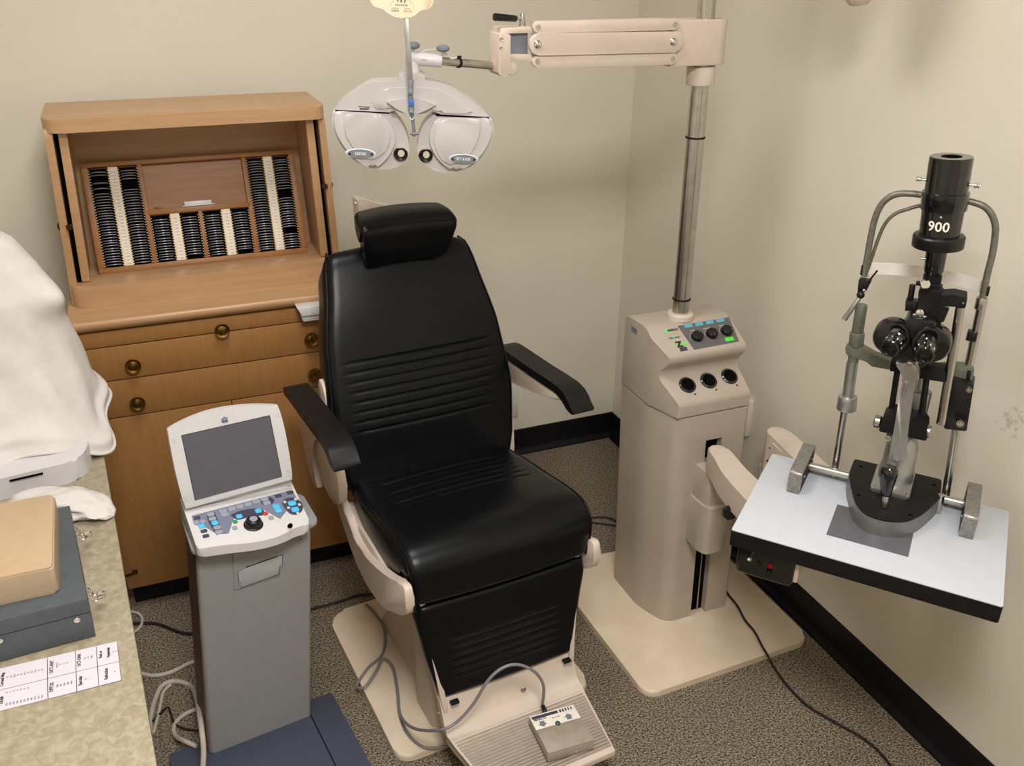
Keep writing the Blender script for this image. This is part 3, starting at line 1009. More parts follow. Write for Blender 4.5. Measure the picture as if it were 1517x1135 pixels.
stand = thing('console_stand', 'light grey pedestal column on a slate blue foot left of the chair', 'stand', (DO.x, DO.y, 0), DT)
MB().prism(roundpoly([(-.083, .050), (.318, .050), (.322, -.42), (-.083, -.42)], .006), 0, .028, D0, bev=.004).build('foot_plate', 'footblue', stand)
MB().box(.246, .2485, -.42, .049, .0275, .0285, 0, D0).build('foot_groove', 'void', stand)
MB().box(.004, .244, .004, .10, .026, .05, .002, D0).build('column_socket', 'footblue', stand)
mb = MB(); mb.prism(rrect(0, .249, 0, .108, .010), .0, .566, DF, bev=.003)
col_ = mb.build('column', 'colgrey', stand)
MB().box(-.0012, .0, .012, .100, .01, .55, 0, DF).build('side_veneer', 'sidewood', col_)
# printer cover
MB().prism([(.074, .448), (.074, .556), (.249 - .06, .556), (.18, .512), (.176, .458), (.088, .4485)], .0, .003, DF @ frame((0, 0, 0), (1, 0, 0), (0, 0, 1)), bev=.001).build('printer_housing', 'colgrey', stand)
mb = MB(); mb.prism([(.083, .452), (.083, .497), (.110, .506), (.181, .512), (.181, .484), (.172, .482), (.171, .462)], .003, .0042, DF @ frame((0, 0, 0), (1, 0, 0), (0, 0, 1)), bev=.0004)
mb.build('printer_door', 'printpanel', stand)
mb = MB()
FS = DF @ frame((0, 0, 0), (1, 0, 0), (0, 0, 1))
for p, q, r in [((.083, .497), (.083, .468), .0005), ((.083, .497), (.110, .504), .0004), ((.100, .503), (.168, .512), .0011), ((.168, .512), (.181, .514), .0004), ((.181, .514), (.181, .488), .0005), ((.181, .488), (.174, .486), .0004), ((.174, .486), (.173, .464), .0004), ((.086, .452), (.173, .464), .0005), ((.086, .452), (.086, .470), .0005)]:
    mb.tube([FS @ Vector((*p, .0044)), FS @ Vector((*q, .0044))], r, 6, smooth=False)
mb.build('door_seam', 'void', stand)
text([('RT-5100', .007, DF @ frame((.215, -.0005, .541), (1, 0, 0), (0, 0, 1))), ('Refraction System', .0042, DF @ frame((.213, -.0005, .548), (1, 0, 0), (0, 0, 1)))], 'faint', stand)
MB().prism(roundpoly([(-.012, -.014), (.266, -.004), (.270, .135), (-.004, .135)], [.015, .02, .02, .015], 6), .566, .578, DF, bev=.004).build('top_tray', 'colgrey', stand)

con = thing('refraction_console', 'white refraction controller with flip-up grey screen on the grey stand', 'console', DO + Vector((.05, 0, .58)), DT)
# keyboard body
fl = dz_(292, 812, .604); fr = dz_(459, 775, .604); 
kb = [(fl.x, fl.y - .002), (fl.x + .05, fl.y - .006), (fl.x + .13, fl.y - .020), (fl.x + .19, fl.y - .012), (fr.x, fr.y), (fr.x + .006, .135), (fl.x - .001, .135)]
kpts = roundpoly([(fl.x, fl.y), (fl.x + .055, fl.y - .006), (fl.x + .115, fl.y - .018), (fl.x + .165, fl.y - .016), (fl.x + .21, fl.y + .002), (fr.x + .002, fr.y), (fr.x + .006, .130), (fl.x + .002, .130)], [.012, .02, .03, .03, .02, .014, .01, .01], 5)
# top plane slopes upward to the back: z = ztop(y)
zt = lambda y: .602 + (y + .03) * .18
mb = MB(); mb.prism(kpts, .579, .604, bev=.004, seg=3)
for v in mb.bm.verts:
    if v.co.z > .585: v.co.z += (v.co.y + .03) * .18 * (v.co.z - .585) / .019
bmesh.ops.transform(mb.bm, matrix=DF, verts=mb.bm.verts)
body = mb.build('keyboard_body', 'warmwhite', con)
# keypad overlay plane
KP = DF @ Vector((0, 0, .602 + .03 * .18 + .0022))
ky = Vector((0, 1, .18)).normalized()
KF = frame(DF @ Vector((0, 0, .602 + .03 * .18 + .0024)), Vector(DF.col[0][:3]), DF.to_3x3() @ ky)
KI = KF.inverted(); KN = Vector(KF.col[2][:3]); KOo = Vector(KF.col[3][:3])


def kp(x, y):        # zoom-crop coordinates (230,580, x4.367) -> keypad plane
    q = onp(230 + x / 4.367, 580 + y / 4.367, KOo, KN); v = KI @ q
    return (v.x, v.y)


def kpoly(pts, h, m, name, parent, bev=0, sm=0):
    L = [kp(*p) for p in pts]
    if sm: L = smooth2(L, sm)
    return MB().prism(L, 0 if h > 0 else h, abs(h), KF, bev=bev).build(name, m, parent)


MB().prism([kp(*p) for p in [(235, 805), (885, 638), (915, 690), (808, 825), (700, 765), (560, 770), (505, 830), (475, 918), (400, 925), (330, 880), (250, 860)]], -.001, .0004, KF).build('keypad_print', 'padgrey', body)
kpoly([(330, 795), (385, 782), (438, 915), (395, 928), (345, 850)], .0006, 'keydark', 'key_surround', body)
kpoly([(490, 800), (560, 770), (650, 758), (700, 770), (700, 800), (620, 810), (540, 830), (505, 815)], .0006, 'keydark', 'key_surround', body, sm=4)
kpoly([(820, 720), (850, 692), (905, 690), (945, 720), (955, 760), (925, 795), (880, 795), (845, 765)], .0006, 'keydark', 'key_surround', body, sm=4)
kpoly([(685, 705), (735, 685), (768, 700), (755, 728), (700, 735)], .0006, 'keydark', 'key_surround', body, sm=4)


def key(x, y, w_, h_, m, hh_=.0016, name='key'):
    c = kp(x, y)
    e = kp(x + w_ / 2, y - w_ * .11); d = Vector((e[0] - c[0], e[1] - c[1])); sx_ = d.length
    e = kp(x + h_ * .15, y + h_ / 2); sy_ = (Vector(e) - Vector(c)).length
    MB().prism(rrect(c[0] - sx_, c[0] + sx_, c[1] - sy_, c[1] + sy_, min(sx_, sy_) * .6, 4), 0, hh_, KF, bev=.0004).build(name, m, body)


for x, y in [(270, 820), (315, 905), (328, 937), (795, 678), (872, 656)]: key(x, y, 42, 20, 'keydark')
for x, y in [(437, 775), (450, 798), (495, 760), (547, 745), (600, 730), (652, 714), (708, 698), (722, 723), (358, 797), (370, 825), (400, 882), (412, 910)]: key(x, y, 46, 24, 'keylight')
for x, y, a_, b_2 in [(300, 873, 40, 28), (386, 853, 42, 28), (543, 811, 40, 26), (667, 775, 40, 26), (782, 746, 42, 28), (798, 772, 42, 28), (885, 726, 48, 30), (905, 766, 48, 30)]: key(x, y, a_, b_2, 'keyblue', .002)
for x, y in [(267, 851), (307, 843), (515, 885), (750, 820)]: key(x, y, 32, 22, 'keylight', .002)
key(517, 845, 28, 20, 'keygreen', .002); key(714, 793, 30, 20, 'keyred', .002)
for x, y in [(838, 718), (862, 755), (932, 735), (908, 700), (922, 790)]: key(x, y, 18, 14, 'white', .002)
kc = kp(640, 875)
mb = MB(); mb.lathe([(0, .017), (.0085, .0175), (.0095, .0165), (.014, .0155), (.0165, .012), (.0175, .003), (.0205, .002), (.0205, 0)], KF @ Matrix.Translation((kc[0], kc[1] + .006, 0)), 36)
dial = lab(mb.build('dial', 'black', body), 'large black rotary dial')
MB().lathe([(0, .0185), (.008, .018), (.0086, .017)], KF @ Matrix.Translation((kc[0], kc[1] + .006, 0)), 28).build('dial_cap', 'keylight', dial)
q = onp(230 + 872 / 4.367, 580 + 868 / 4.367, DF @ Vector((0, fr.y - .006, 0)), -Vector(DF.col[1][:3]))
MB().lathe([(0, .001), (.0045, .001), (.0055, .002), (.006, 0)], zframe(q + Vector((0, 0, 0)), -Vector(DF.col[1][:3])), 18, 1).build('jack', 'void', body)
# screen: plane through LCD bottom, tilted back
SB = DF @ Vector((0, .075, .655)); 
sy_dir = DF.to_3x3() @ Vector((0, .185, 1)).normalized()
SF = frame(SB, Vector(DF.col[0][:3]), sy_dir); SI = SF.inverted(); SN = Vector(SF.col[2][:3])


def sp(x, y):
    v = SI @ onp(230 + x / 4.367, 580 + y / 4.367, SB, SN); return (v.x, v.y)


out = [sp(*p) for p in [(80, 250), (190, 190), (330, 135), (480, 103), (640, 88), (795, 90)]]
out2 = [sp(*p) for p in [(795, 90), (835, 230), (870, 420), (890, 575)]]
out3 = [sp(*p) for p in [(195, 768), (130, 520), (80, 255)]]
outl = [(v.x, v.y) for v in catmull([Vector((*p, 0)) for p in out], 4)] + [(v.x, v.y) for v in catmull([Vector((*p, 0)) for p in out2], 3)][1:] + [(v.x, v.y) for v in catmull([Vector((*p, 0)) for p in out3], 3)][:-1]
lid = MB().prism(outl, -.016, .0, SF, bev=.004, seg=3).build('screen_housing', 'warmwhite', con)
lcd = [sp(*p) for p in [(170, 285), (740, 155), (818, 550), (258, 703)]]
MB().prism(lcd, -.002, .0006, SF).build('display', 'lcd', lid)
# raised bezel round the display
mb = MB()
for i in range(4):
    p = lcd[i]; q = lcd[(i + 1) % 4]
    mb.tube([SF @ Vector((*p, .0003)), SF @ Vector((*q, .0003))], .0009, 6, smooth=False)
mb.build('display_gasket', 'keydark', lid)
c = sp(448, 180)
em = MB().prism(rrect(c[0] - .0068, c[0] + .0068, c[1] - .0068, c[1] + .0068, .002), 0, .0014, SF, bev=.0004).build('emblem', 'chrome', lid)
mb = MB(); mb.lathe([(.0030, .0006), (.0042, .0010), (.0052, .0006)], SF @ Matrix.Translation((*c, .001)), 24)
mb.build('emblem_ring', 'blueled', em)
for grp in ([(110, 305), (115, 318), (120, 331)], [(790, 150), (793, 163)], [(862, 515), (866, 528), (868, 541)], [(190, 690), (194, 703), (198, 716)]):
    mb = MB()
    for x, y in grp:
        p = sp(x - 14, y + 3); q = sp(x + 14, y - 3)
        mb.tube([SF @ Vector((*p, 0)), SF @ Vector((*q, 0))], .0004, 5, smooth=False)
    mb.build('vent_line', 'keylight', lid)
# hinge bar and riser between screen and keyboard
MB().box(.02, .225, .088, .104, .60, .630, .005, DF).build('hinge_block', 'warmwhite', con)
MB().cyl(DF @ Vector((.012, .097, .628)), DF @ Vector((.232, .097, .634)), .008, n=20, bev=.002).build('hinge_bar', 'white', con)
# ================================================================== INSTRUMENT STAND
st = thing('instrument_stand', 'tall beige instrument stand with steel pole on a cream floor plinth', 'instrument stand', (1.24, 1.80, 0))
MB().prism(roundpoly([(.992, 1.475), (1.527, 1.492), (1.520, 2.04), (.975, 2.06)], [.05, .05, .03, .05], 8), .0, .018, bev=.007, seg=3, bot=False).build('plinth', 'plinth', st)
sx0, sx1, sy0, sy1 = 1.121, 1.368, 1.698, 1.94
sl0, sl1 = 1.243, 1.292
foot = roundpoly([(sx0, sy1), (sx0, 1.80), (1.160, sy0), (sl0, sy0), (sl0, sy0 + .09), (sl1, sy0 + .09), (sl1, sy0), (sx1 - .006, sy0), (sx1, sy0 + .01), (sx1, sy1)], [.01, .035, .035, 0, 0, 0, 0, .008, .008, .01], 8)
full = roundpoly([(sx0, sy1), (sx0, 1.80), (1.160, sy0), (sx1 - .006, sy0), (sx1, sy0 + .01), (sx1, sy1)], [.01, .035, .035, .008, .008, .01], 8)
def shear(mb):
    for v in mb.bm.verts: v.co.x += .020 * (.68 - v.co.z) / .66
    return mb


mb = MB(); mb.prism(foot, .017, .600); mb.prism(full, .5999, .676)
shear(mb)
lower = mb.build('column', 'stand', st)
shear(MB().box(sl0 + .0005, sl1 - .0005, sy0 + .02, sy0 + .089, .019, .599)).build('slot_lining', 'void', st)
shear(MB().box(sl0 + .026, sl0 + .030, sy0 + .010, sy0 + .02, .03, .45)).build('slide_rail', 'steel', st)
# instrument head with sloping panels
ph_ = [(sy1, .679), (sy1, .880), (1.835, .884), (1.742, .834), (1.742, .816), (1.768, .785), (1.768, .765), (1.706, .722), (sy0 + .002, .712), (sy0 + .002, .679)]
prh = roundpoly(ph_, [.004, .022, .02, .012, .012, .02, .012, .012, .012, .003], 6)
t_ = bmesh.new()
hi_ = [t_.verts.new((sx1, p[0], p[1])) for p in prh]; lo_ = [t_.verts.new((sx0, p[0], p[1])) for p in prh]
t_.faces.new(hi_); t_.faces.new(lo_[::-1])
for i in range(len(prh)): t_.faces.new((lo_[i], lo_[(i + 1) % len(prh)], hi_[(i + 1) % len(prh)], hi_[i]))
bmesh.ops.recalc_face_normals(t_, faces=t_.faces)
bmesh.ops.bisect_plane(t_, geom=t_.verts[:] + t_.edges[:] + t_.faces[:], plane_co=(0, 1.80, 0), plane_no=(0, 1, 0))
for v in t_.verts:
    if v.co.x < sx0 + .001 and v.co.y < 1.80: v.co.x = sx0 + (1.80 - v.co.y) / .11 * .036
ed = [e for e in t_.edges if len(e.link_faces) == 2 and e.calc_face_angle(0) > math.radians(48) and (abs(e.verts[0].co.x - e.verts[1].co.x) < .03)]
bmesh.ops.bevel(t_, geom=ed, offset=.009, segments=4, affect='EDGES', profile=.5, clamp_overlap=True)
mb = MB(); mb.add(t_)
head = mb.build('instrument_head', 'stand', st, sharp=42)
# upper control panel
a_ = Vector((1.15, 1.835, .884)); pd = Vector((0, 1.742 - 1.835, .834 - .884)).normalized()
PF = frame(Vector((1.15, 1.742, .834)), (1, 0, 0), -pd)
PO = Vector(PF.col[3][:3]); PN = Vector(PF.col[2][:3]); PI_ = PF.inverted()


def pp(x, y):      # crop (970,465) x8.407
    v = PI_ @ onp(970 + x / 8.407, 465 + y / 8.407, PO, PN); return (v.x, v.y)


MB().prism([pp(*p) for p in [(285, 152), (925, 43), (1050, 345), (490, 448)]], -.001, .0008, PF).build('control_panel', 'panelgrey', st)
for pts in ([(362, 145), (462, 128), (470, 165), (375, 182)], [(497, 120), (592, 105), (605, 143), (510, 160)], [(628, 98), (722, 83), (737, 120), (643, 137)], [(757, 75), (855, 60), (868, 98), (775, 113)]):
    MB().prism([pp(*p) for p in pts], .0006, .0016, PF).build('switch_label', 'tagblue', st)
MB().prism([pp(*p) for p in [(865, 305), (970, 290), (985, 332), (885, 350)]], .0006, .002, PF).build('power_switch', 'taggreen', st)
for i, (x, y) in enumerate([(522, 285), (705, 250), (888, 215)]):
    c = pp(x - 4, y + 2)
    kb_ = MB().lathe([(0, .0135), (.0125, .0135), (.0145, .0115), (.0155, .002), (.0155, 0)], PF @ Matrix.Translation((c[0], c[1] - .002, 0)), 32).build('control_knob', 'black', st)
    dx = [(.006, .007), (.0, -.009), (.010, -.003)][i]
    MB().ball(PF @ Vector((c[0] + dx[0], c[1] - .002 + dx[1], .0137)), .0013, 10, (1, 1, .3)).build('pointer_dot', 'white', kb_)
    mb = MB(); mb.tube([PF @ Vector((c[0] + .0185 * math.cos(t_), c[1] - .002 + .0185 * math.sin(t_), .001)) for t_ in [2.0, 2.3, 2.6, 2.9, 3.2]], .0004, 5)
    mb.build('dial_arc', 'white', st)
PR = Matrix.Rotation(0, 4, 'Z')


def ptxt(s_, x, y, size, bold=.0):
    c = pp(x, y); return (s_, size, PF @ Matrix.Translation((c[0], c[1], .0008)), bold)


text([ptxt('MARCO', 222, 202, .0088, .0003), ptxt('D E L U X E', 242, 300, .0058, .0002), ptxt('Z', 305, 385, .024, .0014)], 'ink', head)
text([ptxt('COARSE', 466, 213, .0038), ptxt('ILLUMINATION', 650, 182, .0038), ptxt('READING', 835, 150, .0038)], 'labelwhite', st)
for pts, m in (([(112, 200), (165, 180), (175, 235), (120, 245)], 'palegreen'), ([(245, 378), (292, 352), (280, 400)], 'taggreen'), ([(355, 340), (400, 378), (340, 398)], 'taggreen'), ([(305, 425), (392, 410), (412, 455), (322, 470)], 'keydark'), ([(218, 285), (238, 270), (252, 295), (232, 312)], 'palegreen')):
    MB().prism([pp(*p) for p in pts], -.001, .0007, PF).build('logo_shape', m, head)
# lower shelf with three instrument wells
q0 = Vector((1.15, 1.768, .765)); q1 = Vector((1.15, 1.706, .722))
LF = frame(q1, (1, 0, 0), q0 - q1)
LO = Vector(LF.col[3][:3]); LN = Vector(LF.col[2][:3]); LI = LF.inverted()
for (x, y) in [(405, 890), (668, 835), (928, 781)]:
    v = LI @ onp(970 + x / 8.407, 465 + y / 8.407, LO, LN)
    mb = MB(); mb.lathe([(.0, .0008), (.0165, .0012), (.0175, .0045), (.020, .0048), (.0225, .003), (.0228, 0)], LF @ Matrix.Translation((v.x, v.y, 0)), 36)
    wl = mb.build('instrument_well', 'glossblack', st)
    MB().lathe([(0, .0016), (.0166, .0016), (.0166, .001)], LF @ Matrix.Translation((v.x, v.y, 0)), 30).build('well_opening', 'void', wl)
    MB().ball(LF @ Vector((v.x + .010, v.y - .0285, 0)), .0026, 10).build('indicator', 'black', st)
MB().box(sx0 - .0006, sx0 + .001, 1.875, 1.905, .845, .860).build('rating_label', 'knobgrey', head)
# pole
pb, pt = Vector((1.238, 1.862, .884)), Vector((1.221, 1.862, 2.10))


def pol(z): return pb.lerp(pt, (z - pb.z) / (pt.z - pb.z))


mb = MB(); mb.lathe([(.0, .016), (.030, .016), (.034, .012), (.035, 0)], Matrix.Translation(pb - Vector((0, 0, .002))), 36); mb.build('pole_collar', 'cream', st)
MB().cyl(pol(.89), pol(1.445), .0215, n=36).build('pole', 'steel', st)
MB().cyl(pol(1.44), pol(2.1), .0205, n=36).build('pole_extension', 'steel', st)
mb = MB()
for z, r in ((1.343, .0225), (.935, .0225)): mb.lathe([(r - .001, -.002), (r + .001, -.002), (r + .001, .002), (r - .001, .002)], Matrix.Translation(pol(z)), 30)
mb.build('pole_ring', 'matblack', st)
# phoropter arm on the pole
AY = 1.862


def az(x, y, yy=AY):       # crop (720,0) x3.992
    return ony(720 + x / 3.992, y / 3.992, yy)


yf = AY - .040
c1_ = az(1315, 247, AY); 
topb, botb = az(1315, 118, AY - .036).z, az(1315, 388, AY - .036).z
mb = MB(); mb.cyl((c1_.x + .004, AY, botb), (c1_.x + .002, AY, topb), .036, n=40, bev=.003)
a1 = az(1140, 118, yf).x
cc = c1_.x + .003; po_ = [(a1 - .01, AY + .036), (a1 - .01, AY - .036)] + [(cc + .0362 * math.sin(q_), AY - .0362 * math.cos(q_)) for q_ in [PI * k / 16 for k in range(17)]]
mb = MB(); mb.prism(po_, botb, topb, bev=.003)
arm = mb.build('arm_carrier', 'cream', st)
zb0, zb1 = az(1280, 515, AY - .033).z, az(1280, 400, AY - .033).z
mb = MB(); mb.cyl((pol(zb0).x, AY, zb0), (pol(zb1).x, AY, zb1), .033, n=40, bev=.003); mb.build('lower_collar', 'cream', st)
AF = frame((0, yf, 0), (1, 0, 0), (0, 0, 1))       # local z -> -y


def ap(x, y, yy=yf): v = az(x, y, yy); return (v.x, v.z)


def cap2(pL, pR, r, n=10):
    out = []
    ang = math.atan2(pR[1] - pL[1], pR[0] - pL[0])
    for i in range(n + 1): t_ = ang - PI / 2 + PI * i / n; out.append((pR[0] + r * math.cos(t_), pR[1] + r * math.sin(t_)))
    for i in range(n + 1): t_ = ang + PI / 2 + PI * i / n; out.append((pL[0] + r * math.cos(t_), pL[1] + r * math.sin(t_)))
    return out


bar = roundpoly([ap(*p) for p in [(290, 398), (1120, 378), (1120, 330), (1150, 150), (1115, 98), (310, 122), (275, 160), (262, 340)]], .006)
mb = MB(); mb.prism([ap(*p) for p in [(320, 385), (1085, 372), (1085, 112), (320, 135)]], -.052, -.004, AF, bev=.004)
mb.build('arm_body', 'cream', st)
for (xl, yl, xr, yr) in ((307, 160, 1115, 143), (303, 363, 1103, 347)):
    o = MB().prism(cap2(ap(xl, yl), ap(xr, yr), .0118), -.006, .002, AF, bev=.0015).build('link_bar', 'cream', st)
    for (x, y) in ((xl, yl), (xr, yr)):
        p = az(x, y, yf)
        MB().lathe([(0, .0005), (.0025, .0005), (.003, .0015), (.005, .0015), (.0055, 0)], zframe((p.x, yf - .002, p.z), (0, -1, 0)), 18).build('pivot_screw', 'steel', o)
o = MB().prism(cap2(ap(307, 262), ap(1110, 247), .0215), -.004, .007, AF, bev=.002).build('arm_cover', 'cream', st)
for (x, y) in ((307, 262), (1110, 247)):
    p = az(x, y, yf - .007)
    MB().lathe([(0, .0055), (.004, .005), (.0075, .003), (.0092, 0)], zframe((p.x, yf - .007, p.z), (0, -1, 0)), 26).build('dome_nut', 'chrome', o)
# outer end of the arm
p0, p1 = ap(85, 200), ap(300, 160)
MB().prism(roundpoly([ap(*p) for p in [(85, 200), (90, 165), (270, 158), (275, 195)]], .002), -.050, -.002, AF, bev=.003).build('upper_fork', 'cream', st)
MB().prism(roundpoly([ap(*p) for p in [(130, 348), (130, 320), (270, 324), (285, 365)]], .002), -.050, -.002, AF, bev=.002).build('lower_fork', 'cream', st)
MB().prism([ap(*p) for p in [(140, 325), (140, 198), (262, 198), (262, 325)]], -.044, -.012, AF, bev=.002).build('spring_box', 'knobgrey', st)
pv = MB().prism(roundpoly([ap(*p) for p in [(60, 430), (70, 195), (133, 200), (130, 440), (80, 448)]], .003), -.045, .012, AF, bev=.003).build('pivot_block', 'cream', st)
mb = MB(); p = az(143, 405, yf); mb.cyl((p.x, yf - .008, p.z), (p.x, yf + .04, p.z), .0135, n=24, bev=.002); mb.build('pivot_boss', 'beige', pv)
for (x, y) in ((92, 233), (90, 286)):
    p = az(x, y, yf - .012)
    MB().lathe([(0, .0003), (.002, .0003), (.0028, .0012), (.0036, .0012), (.004, 0)], zframe((p.x, yf - .012, p.z), (0, -1, 0)), 16).build('screw', 'steel', pv)
p0, p1 = az(214, 160, yf + .02), az(214, 78, yf + .02)
hd = MB().cyl(p0, p1, .0075, .0045, n=22, bev=.001).build('lever_post', 'steel', st)
p0, p1 = az(210, 110, yf + .02), az(178, 110, yf + .016); p2 = az(48, 100, yf + .005)
MB().cyl(p0, p1, .003, n=14).build('lever_rod', 'steel', hd)
MB().cyl(p1, p2, .0062, .0075, n=22, bev=.0015).build('lever_grip', 'black', hd)
# table arms low on the column
mb = MB()
mb.prism(roundpoly([(1.222, 1.72), (1.222, 1.655), (1.225, 1.63), (1.30, 1.63), (1.302, 1.72)], [0, .01, .02, .03, 0]), .440, .535, bev=.003)
mb.prism(roundpoly([(1.215, 1.71), (1.215, 1.640), (1.225, 1.615), (1.295, 1.615), (1.305, 1.71)], [0, .02, .04, .04, 0], 8), .300, .442, bev=.004)
mb.build('arm_carriage', 'stand', st)
MB().ball((1.224, 1.652, .427), .003).ball((1.224, 1.652, .318), .003).build('carriage_screw', 'steel', st)


def arm_slab(path, wds, z0, z1, name, m='cream'):
    P = catmull([Vector((p[0], p[1], 0)) for p in path], 6)
    W_ = []
    for i in range(len(P)):
        k = i / (len(P) - 1) * (len(wds) - 1); j = min(int(k), len(wds) - 2); W_.append(wds[j] + (wds[j + 1] - wds[j]) * (k - j))
    L = []; R_ = []
    for i, p in enumerate(P):
        d = (P[min(i + 1, len(P) - 1)] - P[max(i - 1, 0)]).normalized(); n_ = Vector((-d.y, d.x, 0))
        L.append(p + n_ * W_[i]); R_.append(p - n_ * W_[i])
    d = (P[1] - P[0]).normalized(); n_ = Vector((-d.y, d.x, 0)); capA = [P[0] + (n_ * math.sin(t_) - d * math.cos(t_)) * W_[0] for t_ in [PI / 2 * (1 - i / 5 * 2) * -1 for i in range(1, 5)]]
    d = (P[-1] - P[-2]).normalized(); n_ = Vector((-d.y, d.x, 0)); capB = [P[-1] + (n_ * math.sin(t_) + d * math.cos(t_)) * W_[-1] for t_ in [PI / 2 * (1 - i / 5 * 2) for i in range(1, 5)]]
    pts = [(v.x, v.y) for v in L + capB + R_[::-1] + capA]
    mb = MB(); mb.prism(pts, z0, z1, bev=.006, seg=3)
    return mb.build(name, m, st)


arm_slab([(1.247, 1.645), (1.238, 1.60), (1.222, 1.53), (1.212, 1.42), (1.210, 1.31), (1.215, 1.25)], [.026, .028, .033, .038, .039, .038], .535, .603, 'table_arm')
mb = MB(); p = Vector((1.175, 1.50, .49))
kq = onz(1080, 757, .525)
mb.cyl(kq + Vector((.03, .03, .0)), kq, .010, n=12, bev=.002)
mb.lathe([(0, 0)] + [(.017, .001), (.019, .006), (.017, .016), (0, .017)], zframe(kq, (-.5, -1, .1)), 7)
mb.build('clamp_knob', 'black', st)
MB().cyl((1.222, 1.25, .60), (1.222, 1.25, .6835), .030, n=28, bev=.002).build('table_post', 'cream', st)
a2 = arm_slab([(1.452, 1.672), (1.440, 1.58), (1.423, 1.46), (1.405, 1.36), (1.398, 1.33)], [.030, .033, .034, .034, .033], .480, .600, 'second_arm')
mb = MB(); mb.tube([(1.4155, 1.645, .586), (1.408, 1.58, .586), (1.395, 1.50, .586)], .0012, 6, smooth=False)
mb.build('cover_seam', 'labelwhite', a2)
mb = MB(); mb.cyl((1.4205, 1.655, .565), (1.4175, 1.655, .565), .0025, n=12); mb.box(1.412, 1.4175, 1.61, 1.655, .528, .530)
mb.build('cover_screw', 'matblack', a2)
MB().box(1.365, 1.47, 1.68, 1.75, .30, .40, .01).cyl((1.452, 1.69, .39), (1.452, 1.69, .485), .022, n=24).build('side_bracket', 'stand', st)
# overhead lamp of the stand: its tip just reaches into the picture
ol = thing('overhead_lamp', 'grey lamp head hanging in from above, only its tip showing at the top edge', 'lamp', (1.30, 1.50, 1.80))
tp = onp(1272, 6, Vector((1.36, 1.62, 1.75)), Vector(ROT.col[2]))
mb = MB(); mb.lathe([(0, 0), (.020, .002), (.028, .014), (.034, .05), (.060, .10), (.070, .18), (.04, .21), (0, .215)], zframe(tp, (-.25, -.1, 1)), 30)
mb.build('lamp_head', 'beige', ol)
e = tp + Vector((-.05, -.02, .20))
MB().tube([e, e + Vector((-.02, .08, .10)), Vector((1.24, 1.80, 2.06)), Vector((1.222, 1.862, 2.09))], .010, 12).build('lamp_arm', 'steel', ol)

# ================================================================== PHOROPTER
PC = Vector((.52, 1.80, 0)); ang = -math.atan2(.52, 1.80)
ex = Vector((math.cos(ang), math.sin(ang), 0))
po = thing('phoropter', 'white two-lobed phoropter with round apertures hanging from the swing arm', 'phoropter', (PC.x, PC.y, 1.42), ang)
HF = frame(PC, ex, (0, 0, 1)); HO = PC; HN = Vector(HF.col[2][:3]); HI = HF.inverted()    # local z toward the viewer


def hp_(x, y, d=0.):     # crop (460,0) x4.053
    v = HI @ onp(460 + x / 4.053, y / 4.053, HO + HN * d, HN); return (v.x, v.y)


def hq(x, y, d=0.):      # crop (490,130) x6.068
    v = HI @ onp(490 + x / 6.068, 130 + y / 6.068, HO + HN * d, HN); return (v.x, v.y)


F_ = .030    # front face offset
yoke = [hq(*p, F_) for p in [(38, 196), (70, 150), (150, 82), (260, 10), (370, -45)]]
yoke += [hp_(*p, F_) for p in [(520, 487), (530, 450), (560, 443), (650, 443), (685, 455), (692, 485), (760, 500), (850, 528)]]
yoke += [hq(*p, F_) for p in [(1180, 60), (1300, 140), (1380, 210), (1425, 262)]]
low = [hq(*p, F_) for p in [(1425, 264), (990, 240), (900, 205), (870, 230), (745, 242), (640, 226), (570, 200), (530, 222), (38, 198)]]
yk = [(v.x, v.y) for v in catmull([Vector((*p, 0)) for p in yoke], 4)] + low
yok = MB().prism(yk, -.035, F_, HF, bev=.010, seg=4).build('yoke', 'phor', po, sharp=50)
# raised brow moulding and centre boat
brow = smooth2([hq(*p, F_) for p in [(390, 90), (460, 30), (570, 0), (900, 5), (1060, 60), (1220, 165), (1260, 225), (1020, 225), (900, 185), (560, 175), (430, 195), (380, 150)]], 4)
MB().prism(brow, F_ - .004, F_ + .003, HF, bev=.003).build('brow_moulding', 'phor', yok)
boat = roundpoly([hq(*p, F_ + .008) for p in [(500, 125), (640, 100), (800, 98), (950, 152), (860, 200), (770, 238), (680, 232), (590, 190)]], .002)
MB().prism(boat, F_ - .01, F_ + .010, HF, bev=.004).build('centre_moulding', 'phor', yok)
lobeL = smooth2([hq(*p, F_) for p in [(36, 204), (8, 290), (12, 350), (50, 450), (110, 550), (190, 640), (300, 705), (420, 738), (530, 738), (630, 700), (690, 640), (706, 560), (695, 460), (650, 350), (590, 270), (535, 228), (300, 218)]], 4)
lobeR = smooth2([hq(*p, F_) for p in [(1428, 270), (1462, 350), (1465, 420), (1430, 520), (1370, 620), (1270, 705), (1150, 755), (1040, 770), (930, 748), (840, 690), (790, 610), (780, 530), (795, 430), (840, 330), (900, 270), (950, 245), (1200, 258)]], 4)
faceL = smooth2([hq(*p, F_) for p in [(44, 212), (30, 300), (60, 420), (150, 560), (250, 660), (360, 715), (440, 690), (520, 610), (572, 500), (570, 400), (530, 310), (470, 250), (400, 228), (200, 218)]], 4)
faceR = smooth2([hq(*p, F_) for p in [(1420, 278), (1445, 360), (1425, 470), (1350, 600), (1250, 690), (1130, 745), (1020, 690), (940, 600), (895, 500), (890, 400), (920, 320), (960, 270), (1100, 265), (1300, 272)]], 4)
inL = smooth2([hq(*p, F_) for p in [(140, 240), (120, 330), (150, 440), (230, 560), (330, 640), (440, 620), (510, 520), (530, 420), (500, 330), (430, 265), (380, 235), (250, 230)]], 4)
